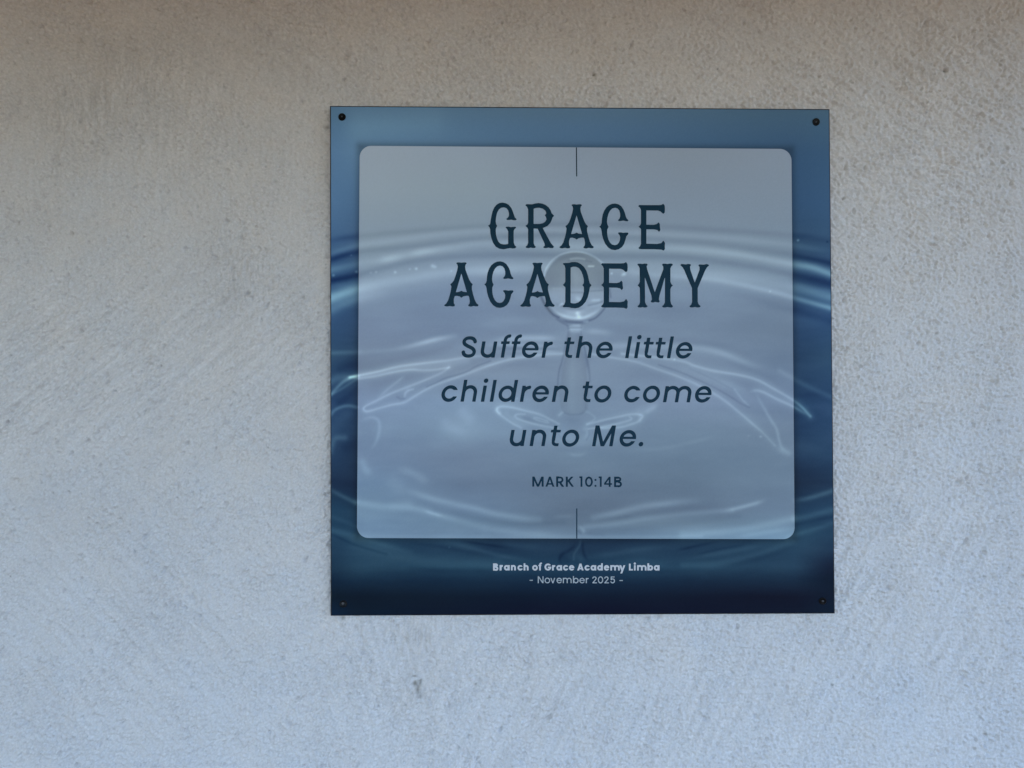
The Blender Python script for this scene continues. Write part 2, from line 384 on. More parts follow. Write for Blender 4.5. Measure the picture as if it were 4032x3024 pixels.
nt.links.new(at_o.outputs['Fac'], f5.inputs['Factor']); nt.links.new(r5.outputs[0], f5.inputs['B'])
s5 = node(nt, 'ShaderNodeVectorMath', operation='SCALE')
nt.links.new(mul.outputs['Vector'], s5.inputs[0]); nt.links.new(f5.outputs['Result'], s5.inputs['Scale'])
nt.links.new(s5.outputs['Vector'], pb.inputs['Base Color'])
nt.links.new(n3.outputs['Fac'], b1.inputs['Height'])
b2 = node(nt, 'ShaderNodeBump', Strength=0.35, Distance=0.0006)
nt.links.new(n2.outputs['Fac'], b2.inputs['Height'])
nt.links.new(b1.outputs['Normal'], b2.inputs['Normal'])
nt.links.new(b2.outputs['Normal'], pb.inputs['Normal'])

building = empty('plastered_building', (0, 0, 0))
tag(building, 'rough pale grey plastered wall with pits and trowel marks around the blue sign', 'wall')
wall = big_mesh('plaster_face', V, grid_quads(nx, nz), plaster, building)
for nm, arr in (('stain_tone', stain_tone), ('chip_brown', chip_brown), ('fleck', fleck), ('tint', tint), ('grain_shade', grain_shade * (1 - outer) + 0.5 * outer), ('outside', outer)):
    at = wall.data.attributes.new(nm, 'FLOAT', 'POINT')
    at.data.foreach_set('value', np.clip(arr, 0, 1).astype(np.float32).ravel())
# the rest of the wall around it, and its thickness
X0, X1, SOF = -5.0, 5.0, CAM_Z + SOFFIT_H
v = [(X0, 0, 0), (X1, 0, 0), (X1, 0, SOF), (X0, 0, SOF), (WX0, 0, WZ0), (WX1, 0, WZ0), (WX1, 0, WZ1), (WX0, 0, WZ1),
     (X0, 0.2, 0), (X1, 0.2, 0), (X1, 0.2, SOF), (X0, 0.2, SOF)]
f = [(0, 1, 5, 4), (1, 2, 6, 5), (2, 3, 7, 6), (3, 0, 4, 7), (1, 9, 10, 2), (9, 8, 11, 10), (8, 0, 3, 11), (3, 2, 10, 11)]
sur = link_mesh('plaster_surround', v, f, plaster, building)
for nm, val in (('tint', 0.5), ('grain_shade', 0.5), ('outside', 1.0), ('stain_tone', st_mean + 0.05)):
    at = sur.data.attributes.new(nm, 'FLOAT', 'POINT'); at.data.foreach_set('value', [val] * len(v))
wood, nt, pb = material('shade_eave_boards', rough=0.7, color=SOFFIT_COL)
n1 = node(nt, 'ShaderNodeTexNoise', Scale=9.0, Detail=5.0)
r1 = node(nt, 'ShaderNodeValToRGB')
r1.color_ramp.elements[0].color = (*[c * .85 for c in SOFFIT_COL], 1); r1.color_ramp.elements[1].color = (*[min(c * 1.1, 1) for c in SOFFIT_COL], 1)
nt.links.new(n1.outputs['Fac'], r1.inputs['Fac']); nt.links.new(r1.outputs['Color'], pb.inputs['Base Color'])
v, f = box(X0, EAVE_END, -EAVE, 4.0, SOF + 0.001, SOF + 0.10)  # unseen eave, added and shaped to shade and warm the wall below
link_mesh('unseen_shade_eave', v, f, wood, building)

# ground in front of the wall
earth, nt, pb = material('dry_earth', rough=0.95, color=GROUND_COL)
n1 = node(nt, 'ShaderNodeTexNoise', Scale=1.3, Detail=8.0)
r1 = node(nt, 'ShaderNodeValToRGB')
r1.color_ramp.elements[0].color = (*[c * .8 for c in GROUND_COL], 1); r1.color_ramp.elements[1].color = (*[c * 1.2 for c in GROUND_COL], 1)
nt.links.new(n1.outputs['Fac'], r1.inputs['Fac']); nt.links.new(r1.outputs['Color'], pb.inputs['Base Color'])
g = link_mesh('ground', [(-300, -300, -0.002), (300, -300, -0.002), (300, 300, -0.002), (-300, 300, -0.002)], [(0, 1, 2, 3)], earth)
tag(g, kind='structure')
# ---------------------------------------------------------------- lettering: shapes as distance fields, meshed flat
# Glyph space: y up from the baseline, x-height 205, capital height 262, ascender 275.
X, CAP, ASC = 205.0, 262.0, 275.0

def smooth_line(pts, n=5):
    """Catmull-Rom through the points."""
    p = np.array(pts, float)
    p = np.vstack([2 * p[0] - p[1], p, 2 * p[-1] - p[-2]])
    out = []
    for i in range(1, len(p) - 2):
        t = np.linspace(0, 1, n, endpoint=False)[:, None]
        a, b, c, d = p[i - 1], p[i], p[i + 1], p[i + 2]
        out.append(0.5 * (2 * b + (c - a) * t + (2 * a - 5 * b + 4 * c - d) * t ** 2 + (3 * b - a - 3 * c + d) * t ** 3))
    return np.vstack(out + [p[-2:-1]])

def arc(cx, cy, rx, ry, a0, a1, n=20):
    t = np.radians(np.linspace(a0, a1, n))
    return [(cx + rx * math.cos(a), cy + ry * math.sin(a)) for a in t]

def diag(xa, ya, xb, yb, w):
    hx = 0.5 * w * math.hypot(xb - xa, yb - ya) / abs(yb - ya)
    return ('p', [(xa - hx, ya), (xa + hx, ya), (xb + hx, yb), (xb - hx, yb)])

def ring(cx, cy, R, w):
    return ('s', arc(cx, cy, R - w / 2, R + 2 - w / 2, 0, 360, 36), w / 2)

def glyph(ch, w):
    h = w / 2
    c = 103.0
    if ch == 'l': return [('s', [(h, 0), (h, ASC)], h)]
    if ch == 'i': return [('s', [(h, 0), (h, X - 2)], h), ('d', h, 264, h * 1.32)]
    if ch == '.': return [('d', 30, 28, 29)]
    if ch == ':': return [('d', 27, 26, 27), ('d', 27, 180, 27)]
    if ch == '-': return [('s', [(0, 108), (128, 108)], h * .9)]
    if ch == 'o': return [ring(c + 3, 101, c + 3, w)]
    if ch == '0': return [('s', arc(102, 131, 101 - h, 135 - h, 0, 360, 40), h)]
    if ch == 'c': return [ring(c, 101, c, w), ('x', c + 8, 66 + (w - 44) * .2, 240, 146 - (w - 44) * .2)]
    if ch == 'e':
        return [ring(c, 101, c, w), ('x', c, 66, 240, 92), ('s', [(h, 107), (2 * c - h * .6, 107)], h * (.68 if w < 60 else .55))]
    if ch == 'd': return [ring(100, 101, 101, w), ('s', [(215 - h, 0), (215 - h, ASC)], h)]
    if ch == 'a': return [ring(102, 101, 102, w), ('s', [(218 - h, 0), (218 - h, X - 2)], h)]
    if ch == 'b': return [ring(116, 101, 101, w), ('s', [(h, 0), (h, ASC)], h)]
    if ch in 'nh':
        return [('s', [(h, 0), (h, X - 2 if ch == 'n' else ASC)], h),
                ('s', arc(95, 112, 95 - h, 96 - h, 165, 0, 16) + [(190 - h, 100), (190 - h, 0)], h)]
    if ch == 'u':
        return [('s', [(190 - h, 0), (190 - h, X - 2)], h),
                ('s', [(h, X - 2), (h, 100)] + arc(95, 90, 95 - h, 94 - h, 180, 345, 16), h)]
    if ch == 'm':
        r = 84.0
        return [('s', [(h, 0), (h, X - 2)], h),
                ('s', arc(h + 74, 116, 74, 91 - h, 165, 0, 16) + [(h + 148, 100), (h + 148, 0)], h),
                ('s', arc(h + 148 + 74, 116, 74, 91 - h, 175, 0, 16) + [(h + 296, 100), (h + 296, 0)], h)]
    if ch == 'r': return [('s', [(h, 0), (h, X - 2)], h), ('s', arc(108, 104, 108 - h, 101 - h, 172, 92, 10), h)]
    if ch == 'f':
        q = h if w < 60 else h * 1.05
        return [('s', [(q, 0), (q, 215)] + arc(q + 50, 222, 50, 50, 180, 95, 10) + [(q + 57, 272)], h * .98),
                ('s', [(-26, 188), (82, 188)], h * .78)]
    if ch == 't':
        return [('s', [(h, 252), (h, 58)] + arc(h + 42, 58, 42, 40, 180, 270, 10) + [(95, 18)], h * .86),
                ('s', [(h, 258), (h, 70)], h), ('s', [(-29, 189), (94, 189)], h * .78)]
    if ch == 'v': return [diag(97, 0, 24, X - 2, w), diag(97, 0, 170, X - 2, w)]
    if ch == 'y': return [diag(112, -5, 36, X - 2, w), diag(76, -112, 196, X - 2, w)]
    if ch == 'S':
        return [('s', smooth_line([(152, 193), (141, 216), (115, 238), (78, 246), (39, 240), (15, 218), (12, 193), (26, 168), (60, 147), (98, 130),
                                   (133, 111), (156, 83), (158, 56), (143, 31), (107, 19), (66, 22), (35, 42), (20, 75)]), h)]
    if ch == 'M':
        W = 258.0 if w < 46 else 270.0
        return [('s', [(h, 0), (h, CAP)], h), ('s', [(W - h, 0), (W - h, CAP)], h), diag(h + 6, CAP, W / 2, 0, w * .96), diag(W - h - 6, CAP, W / 2, 0, w * .96)]
    if ch == 'N': return [('s', [(h, 0), (h, CAP)], h), ('s', [(218 - h, 0), (218 - h, CAP)], h), diag(h + 4, CAP, 214 - h, 0, w)]
    if ch == 'A':
        W = 232.0 if w < 60 else 250.0
        return [diag(h * 1.1, 0, W / 2, CAP, w), diag(W - h * 1.1, 0, W / 2, CAP, w), ('s', [(W * .22, 72), (W * .78, 72)], h * .82)]
    if ch == 'L': return [('s', [(h, 0), (h, CAP)], h), ('s', [(0, h * .9), (152, h * .9)], h * .9)]
    if ch == 'R':
        return [('s', [(h, 0), (h, CAP)], h), ('s', [(0, CAP - h * .9), (108, CAP - h * .9)] + arc(108, 181, 72 - h + 8, 81 - h * .9, 90, -90, 14) + [(0, 100 + h * .9)], h * .9),
                diag(176, 0, 98, 112, w)]
    if ch == 'K': return [('s', [(h, 0), (h, CAP)], h), diag(w * .7, 118, 168, CAP, w), diag(180, 0, 74, 150, w)]
    if ch == 'B':
        return [('s', [(h, 0), (h, CAP)], h),
                ('s', [(h, CAP - h * .9), (110, CAP - h * .9)] + arc(110, 197, 76 - h, 65 - h * .9, 90, -90, 12) + [(h, 132 + h * .9)], h * .9),
                ('s', [(h, 136 - h * .0), (118, 136)] + arc(118, 71 - 1, 84 - h, 66 - h * .45, 90, -90, 12) + [(h, h * .9)], h * .9)]
    if ch == 'G':
        r = 131.0
        return [('s', arc(r, 131, r - h, r + 4 - h, 38, 360, 34), h), ('x', 175, 131 + w * .28, 300, 190), ('s', [(128, 118), (2 * r - 4, 118)], h * .85)]
    if ch == '1': return [('s', [(82 - h, 0), (82 - h, CAP + 8)], h), ('s', [(4, CAP - 14), (80 - h, CAP - 14)], h * .95)]
    if ch == '4': return [('s', [(150, 0), (150, CAP)], h), ('s', [(4, 74), (212, 74)], h * .85), ('s', [(18, 78), (148, CAP - 12)], h * .9)]
    if ch == '2':
        return [('s', smooth_line([(20, 186), (28, 218), (58, 240), (96, 243), (130, 228), (146, 196), (136, 160), (100, 110), (40, 38), (26, 22)]), h),
                ('s', [(6, h * .9), (178, h * .9)], h * .9)]
    if ch == '5':
        return [('s', [(38, CAP - h), (165, CAP - h)], h * .9), ('s', [(40, CAP), (30, 130)], h),
                ('s', smooth_line([(30, 134), (60, 160), (98, 166), (140, 148), (158, 100), (148, 50), (112, 20), (70, 20), (36, 42), (20, 66)]), h)]
    raise ValueError(ch)

def seg_box(px, py, a, b, hw):
    dx, dy = b[0] - a[0], b[1] - a[1]
    L = math.hypot(dx, dy) or 1e-9
    ux, uy = dx / L, dy / L
    u = (px - a[0]) * ux + (py - a[1]) * uy
    v = np.abs(-(px - a[0]) * uy + (py - a[1]) * ux) - hw
    e = np.maximum(-u, u - L)
    return np.maximum(e, v)

def poly_sd(px, py, pts):
    n = len(pts)
    d = np.full(px.shape, 1e18)
    s = np.ones(px.shape)
    j = n - 1
    for i in range(n):
        ax, ay = pts[i]; bx, by = pts[j]
        ex, ey = bx - ax, by - ay
        wx, wy = px - ax, py - ay
        t = np.clip((wx * ex + wy * ey) / max(ex * ex + ey * ey, 1e-12), 0, 1)
        d = np.minimum(d, (wx - ex * t) ** 2 + (wy - ey * t) ** 2)
        c1, c2, c3 = py >= ay, py < by, ex * wy > ey * wx
        s = np.where((c1 & c2 & c3) | (~c1 & ~c2 & ~c3), -s, s)
        j = i
    return s * np.sqrt(d)

def field(prims, px, py):
    F = np.full(px.shape, 1e6)
    for p in prims:
        k = p[0]
        if k == 's':
            pts, hw = p[1], p[2]
            for i in range(len(pts) - 1):
                F = np.minimum(F, seg_box(px, py, pts[i], pts[i + 1], hw))
            closed = math.hypot(pts[0][0] - pts[-1][0], pts[0][1] - pts[-1][1]) < 1e-3
            for q in pts[0 if closed else 1:-1]:
                F = np.minimum(F, np.hypot(px - q[0], py - q[1]) - hw)
        elif k == 'd': F = np.minimum(F, np.hypot(px - p[1], py - p[2]) - p[3])
        elif k == 'p': F = np.minimum(F, poly_sd(px, py, p[1]))
        elif k == 'c': F = np.maximum(F, -poly_sd(px, py, p[1]))
        elif k == 'x':
            d = np.maximum(np.maximum(p[1] - px, px - p[3]), np.maximum(p[2] - py, py - p[4]))
            F = np.maximum(F, -d)
    return F

def mesh_field(name, F, xs, ys, depth, mat, parent):
    """Flat mesh of the region F < 0 on the sign: whole cells merged along each row, edge cells cut to the outline."""
    V, Fc, idx = [], [], {}
    def vid(x, y):
        k = (round(x, 3), round(y, 3))
        if k not in idx:
            idx[k] = len(V); V.append(k)
        return idx[k]
    ins = F < 0
    full = ins[:-1, :-1] & ins[1:, :-1] & ins[:-1, 1:] & ins[1:, 1:]
    some = (ins[:-1, :-1] | ins[1:, :-1] | ins[:-1, 1:] | ins[1:, 1:]) & ~full
    for j in range(full.shape[0]):
        r = np.concatenate([[0], full[j].astype(int), [0]])
        st = np.where(np.diff(r) == 1)[0]; en = np.where(np.diff(r) == -1)[0]
        for a, b in zip(st, en):
            Fc.append((vid(xs[a], ys[j]), vid(xs[a], ys[j + 1]), vid(xs[b], ys[j + 1]), vid(xs[b], ys[j])))
    for j, i in zip(*np.where(some)):
        c = [(xs[i], ys[j], F[j, i]), (xs[i], ys[j + 1], F[j + 1, i]), (xs[i + 1], ys[j + 1], F[j + 1, i + 1]), (xs[i + 1], ys[j], F[j, i + 1])]
        out = []
        for k in range(4):
            a, b = c[k], c[(k + 1) % 4]
            if a[2] < 0: out.append((a[0], a[1]))
            if (a[2] < 0) != (b[2] < 0):
                t = a[2] / (a[2] - b[2])
                out.append((a[0] + (b[0] - a[0]) * t, a[1] + (b[1] - a[1]) * t))
        ids = []
        for q in out:
            v = vid(*q)
            if v not in ids: ids.append(v)
        if len(ids) > 2: Fc.append(tuple(ids))
    V = np.array(V)
    P = on_sign(V[:, 0], V[:, 1])
    P[:, 1] -= depth
    return link_mesh(name, P, Fc, mat, parent)

def text_line(name, items, S, w, slant, base, mat, parent, step, depth, extra=()):
    """items: (character, x of its left edge on the baseline, in survey px); base: baseline y at two x's; S: glyph units per px."""
    x0 = min(i[1] for i in items) - 8; x1 = max(i[1] for i in items) + 300 / S + 8
    bl = lambda x: base[1] + (x - base[0]) * (base[3] - base[1]) / (base[2] - base[0])
    yb = 0.5 * (bl(x0) + bl(x1))
    xs = np.arange(x0, x1 + 30, step); ys = np.arange(yb - 290 / S - 6, yb + 125 / S + 6, step)
    F = np.full((len(ys), len(xs)), 1e6)
    for it in items:
        ch, x = it[0], it[1]
        sx = it[2] if len(it) > 2 else 1.0
        i0 = max(np.searchsorted(xs, x - 60 / S) , 0); i1 = np.searchsorted(xs, x + 380 * sx / S)
        gx_, gy_ = np.meshgrid(xs[i0:i1], ys)
        yl = (bl(gx_) - gy_) * S
        xl = ((gx_ - x) * S - slant * yl) / sx
        F[:, i0:i1] = np.minimum(F[:, i0:i1], field(glyph(ch, w), xl, yl))
    return mesh_field(name, F, xs, ys, depth, mat, parent)

# display capitals: outlines with counters, in 3.19ths of a survey px
T_A = ([(308, 948), (318, 936), (345, 935), (372, 939), (400, 935), (430, 936), (440, 948), (425, 965), (420, 992), (425, 1030), (447, 1090), (470, 1150), (492, 1188),
        (516, 1210), (504, 1235), (505, 1275), (520, 1340), (540, 1405), (562, 1448), (590, 1471), (578, 1488), (550, 1488), (525, 1483), (492, 1492), (462, 1486),
        (457, 1472), (474, 1455), (478, 1420), (470, 1375), (462, 1355), (435, 1355), (398, 1362), (372, 1380), (350, 1363), (315, 1355), (290, 1358), (276, 1400),
        (278, 1448), (293, 1471), (285, 1487), (255, 1490), (225, 1484), (190, 1490), (163, 1485), (155, 1472), (182, 1452), (206, 1412), (225, 1350), (240, 1290),
        (246, 1240), (232, 1210), (257, 1190), (278, 1160), (297, 1110), (318, 1040), (328, 990), (322, 965)],
       [(372, 1076), (441, 1310), (418, 1306), (395, 1303), (372, 1291), (350, 1303), (328, 1308), (303, 1310)])
T_C = ([(1028, 1133), (1006, 1112), (992, 1080), (983, 1040), (965, 998), (937, 955), (900, 931), (860, 922), (820, 926), (780, 944), (747, 973), (720, 1015), (703, 1062),
        (694, 1110), (690, 1165), (680, 1196), (660, 1213), (680, 1232), (688, 1262), (695, 1312), (710, 1370), (735, 1428), (770, 1474), (812, 1500), (860, 1507), (905, 1497),
        (945, 1470), (972, 1430), (988, 1382), (1000, 1335), (1028, 1303), (1020, 1287), (992, 1286), (962, 1290), (930, 1284), (900, 1285), (897, 1300), (915, 1320),
        (923, 1347), (920, 1382), (905, 1415), (884, 1437), (855, 1445), (822, 1437), (795, 1412), (776, 1375), (765, 1335), (760, 1290), (761, 1250), (778, 1215),
        (763, 1185), (758, 1150), (762, 1105), (775, 1052), (797, 1010), (826, 984), (858, 976), (888, 984), (911, 1010), (922, 1050), (923, 1085), (915, 1110),
        (895, 1131), (905, 1144), (935, 1142), (960, 1137), (990, 1143), (1015, 1147)], None)
T_D = ([(-78, 955), (-66, 943), (-30, 942), (0, 941), (38, 931), (78, 930), (112, 936), (150, 956), (190, 992), (220, 1040), (240, 1100), (252, 1160), (262, 1196), (285, 1222),
        (263, 1250), (255, 1302), (238, 1370), (210, 1430), (170, 1476), (127, 1503), (80, 1512), (32, 1508), (0, 1500), (-35, 1499), (-68, 1498), (-80, 1485), (-58, 1465),
        (-46, 1430), (-45, 1250), (-58, 1235), (-78, 1218), (-58, 1200), (-45, 1178), (-45, 1010), (-54, 975)],
       [(22, 1000), (52, 990), (90, 991), (125, 1008), (155, 1047), (175, 1097), (187, 1150), (187, 1196), (168, 1220), (187, 1245), (188, 1302), (175, 1360), (151, 1408),
        (120, 1438), (80, 1451), (42, 1449), (22, 1444)])
T_E = ([(402, 962), (416, 946), (450, 947), (560, 948), (655, 948), (692, 945), (718, 930), (736, 957), (738, 1000), (735, 1043), (720, 1057), (703, 1050), (684, 1030),
        (650, 1017), (505, 1015), (505, 1193), (600, 1195), (637, 1185), (658, 1163), (674, 1185), (675, 1225), (681, 1260), (665, 1285), (642, 1262), (602, 1253), (505, 1252),
        (505, 1432), (640, 1435), (692, 1425), (718, 1393), (739, 1422), (736, 1465), (738, 1500), (722, 1520), (692, 1508), (600, 1503), (450, 1503), (416, 1500), (403, 1486),
        (425, 1466), (437, 1435), (437, 1250), (425, 1235), (405, 1220), (425, 1203), (437, 1180), (437, 1010), (425, 982)], None)
T_M = ([(858, 965), (870, 951), (905, 952), (925, 956), (950, 949), (980, 952), (990, 965), (976, 985), (983, 1022), (1078, 1310), (1185, 1022), (1184, 988), (1168, 966),
        (1180, 951), (1210, 952), (1240, 956), (1270, 949), (1298, 952), (1306, 968), (1286, 985), (1275, 1012), (1275, 1180), (1286, 1207), (1306, 1225), (1286, 1244),
        (1275, 1268), (1275, 1420), (1284, 1457), (1308, 1486), (1295, 1503), (1260, 1501), (1235, 1496), (1210, 1503), (1180, 1501), (1168, 1486), (1190, 1468), (1205, 1438),
        (1206, 1122), (1138, 1350), (1130, 1400), (1141, 1425), (1130, 1440), (1105, 1437), (1083, 1432), (1060, 1440), (1035, 1438), (1027, 1425), (1042, 1403), (1035, 1350),
        (953, 1120), (957, 1430), (967, 1462), (990, 1486), (978, 1500), (950, 1503), (925, 1497), (900, 1503), (870, 1500), (860, 1486), (882, 1466), (892, 1435),
        (890, 1256), (880, 1240), (862, 1223), (880, 1205), (890, 1180), (888, 1010), (878, 982)], None)
T_Y = ([(1398, 970), (1412, 956), (1440, 957), (1465, 961), (1495, 954), (1525, 957), (1533, 970), (1520, 990), (1526, 1030), (1580, 1190), (1640, 1030), (1640, 992), (1625, 976),
        (1635, 961), (1665, 962), (1695, 964), (1725, 956), (1750, 960), (1761, 974), (1735, 997), (1708, 1042), (1618, 1258), (1618, 1430), (1630, 1462), (1656, 1486),
        (1640, 1501), (1610, 1502), (1583, 1496), (1555, 1502), (1525, 1501), (1512, 1486), (1536, 1464), (1547, 1432), (1545, 1258), (1448, 1032), (1428, 997)], None)
T_G = ([(1068, 393), (1047, 375), (1035, 345), (1020, 300), (1000, 252), (967, 212), (930, 192), (890, 184), (850, 190), (815, 210), (785, 245), (763, 295), (750, 350),
        (741, 400), (735, 445), (727, 463), (706, 475), (724, 492), (733, 517), (736, 570), (748, 630), (770, 690), (805, 740), (850, 765), (905, 772), (950, 762), (985, 756),
        (1015, 762), (1047, 758), (1066, 742), (1043, 722), (1031, 690), (1029, 600), (1030, 540), (1040, 518), (1062, 500), (1052, 487), (1020, 488), (995, 493), (965, 486),
        (935, 488), (927, 500), (947, 518), (960, 547), (960, 702), (940, 708), (905, 710), (866, 702), (838, 676), (820, 635), (808, 590), (804, 540), (806, 510), (822, 478),
        (808, 452), (804, 420), (808, 370), (820, 315), (843, 272), (872, 250), (905, 245), (936, 253), (958, 280), (970, 318), (969, 350), (957, 373), (935, 388),
        (945, 404), (975, 403), (1000, 400), (1030, 407), (1057, 406)], None)
T_R = ([(1175, 218), (1190, 204), (1225, 205), (1260, 206), (1295, 196), (1340, 190), (1390, 197), (1432, 214), (1470, 246), (1495, 285), (1508, 320), (1538, 350), (1518, 370),
        (1508, 402), (1490, 440), (1452, 480), (1395, 505), (1445, 600), (1498, 695), (1536, 740), (1522, 757), (1492, 756), (1465, 750), (1437, 757), (1407, 755), (1400, 742),
        (1421, 725), (1415, 697), (1330, 513), (1280, 510), (1280, 690), (1290, 722), (1309, 740), (1297, 755), (1267, 756), (1243, 750), (1215, 757), (1187, 753), (1177, 740),
        (1200, 720), (1210, 688), (1210, 520), (1198, 496), (1175, 478), (1198, 462), (1210, 440), (1210, 270), (1198, 240)],
       [(1280, 262), (1312, 252), (1350, 250), (1396, 262), (1426, 286), (1439, 318), (1420, 345), (1436, 370), (1440, 396), (1424, 425), (1394, 444), (1350, 452), (1280, 452)])
O1, O2 = (1700.0, 740.0), (2240.0, 740.0)
def title_letter(gl, org, dx, dy, F, xs, ys):
    pts = [(org[0] + (x + dx) / 3.19, org[1] + (y + dy) / 3.19) for x, y in gl[0]]
    a = np.array(pts)
    i0, i1 = np.searchsorted(xs, a[:, 0].min() - 6), np.searchsorted(xs, a[:, 0].max() + 6)
    j0, j1 = np.searchsorted(ys, a[:, 1].min() - 6), np.searchsorted(ys, a[:, 1].max() + 6)
    gx_, gy_ = np.meshgrid(xs[i0:i1], ys[j0:j1])
    pr = [('p', pts)]
    if gl[1]: pr.append(('c', [(org[0] + (x + dx) / 3.19, org[1] + (y + dy) / 3.19) for x, y in gl[1]]))
    F[j0:j1, i0:i1] = np.minimum(F[j0:j1, i0:i1], field(pr, gx_, gy_))
def title(name, letters, x0, x1, y0, y1, mat, parent, depth):
    xs = np.arange(x0, x1, 1.3); ys = np.arange(y0, y1, 1.3)
    F = np.full((len(ys), len(xs)), 1e6)
    for gl, org, dx, dy in letters: title_letter(gl, org, dx, dy, F, xs, ys)
    return mesh_field(name, F, xs, ys, depth, mat, parent)
# ---------------------------------------------------------------- the printed picture of a water drop (flat ink on the sheet)
PS = 3.4                                     # raster step in survey px
rx_ = np.arange(1285, 3305, PS); ry_ = np.arange(405, 2440, PS)
RX, RY = np.meshgrid(rx_, ry_)
HL = np.zeros(RX.shape)                      # light and dark strokes of the picture
WARM = np.zeros(RX.shape)
ORG = {'A': (1280, 600, 2.074), 'B': (2280, 600, 2.074), 'C': (1280, 1200, 2.074), 'D': (2280, 1200, 2.074), 'E': (1280, 1700, 2.074),
       'F': (2280, 1700, 2.074), 'P': (0, 0, 1), 'S': (1900, 1560, 3.352), 'N': (2080, 1260, 4.147), 'O': (2100, 960, 4.367), 'T': (2100, 2060, 6.144)}
def brush(org, pts, w, amp, arr=None):
    """Soft stroke: pts (x, y[, strength]); w half width in survey px, or (start, end); amp strength."""
    arr = HL if arr is None else arr
    ox, oy, k = ORG[org]
    p = np.array([(ox + q[0] / k, oy + q[1] / k, q[2] if len(q) > 2 else 1.0) for q in pts], float)
    if len(p) > 2: p = smooth_line(p, 6)
    w0, w1 = (w, w) if np.isscalar(w) else w
    m = 3.2 * max(w0, w1)
    i0, i1 = np.searchsorted(rx_, p[:, 0].min() - m), np.searchsorted(rx_, p[:, 0].max() + m)
    j0, j1 = np.searchsorted(ry_, p[:, 1].min() - m), np.searchsorted(ry_, p[:, 1].max() + m)
    gx_, gy_ = RX[j0:j1, i0:i1], RY[j0:j1, i0:i1]
    if gx_.size == 0: return
    plen = np.hypot(np.diff(p[:, 0]), np.diff(p[:, 1])).sum()
    if 30 < plen < 420 and w0 > 4.5 and p[0, 0] > 1330 and p[-1, 0] < 3240:          # short soft strokes fade out at both ends
        sv = np.linspace(0, 1, len(p)) if len(p) > 2 else None
        if sv is not None: p[:, 2] *= np.clip(np.minimum(sv, 1 - sv) / 0.28, 0.12, 1)
    best = np.full(gx_.shape, 1e9); val = np.zeros(gx_.shape)
    n = len(p) - 1
    for i in range(n):
        ax, ay, aa = p[i]; bx, by, ba = p[i + 1]
        ex, ey = bx - ax, by - ay
        L2 = ex * ex + ey * ey + 1e-9
        t = np.clip(((gx_ - ax) * ex + (gy_ - ay) * ey) / L2, 0, 1)
        ww = w0 + (w1 - w0) * (i + t) / n
        s = (i + t) / n
        d = np.hypot(gx_ - ax - ex * t, gy_ - ay - ey * t) / ww
        v = aa + (ba - aa) * t
        up = d < best
        best = np.where(up, d, best); val = np.where(up, v, val)
    arr[j0:j1, i0:i1] += amp * val * np.exp(-best ** 2)
def dot(x, y, r, amp):
    brush('P', [(x - .5, y), (x + .5, y)], r, amp)

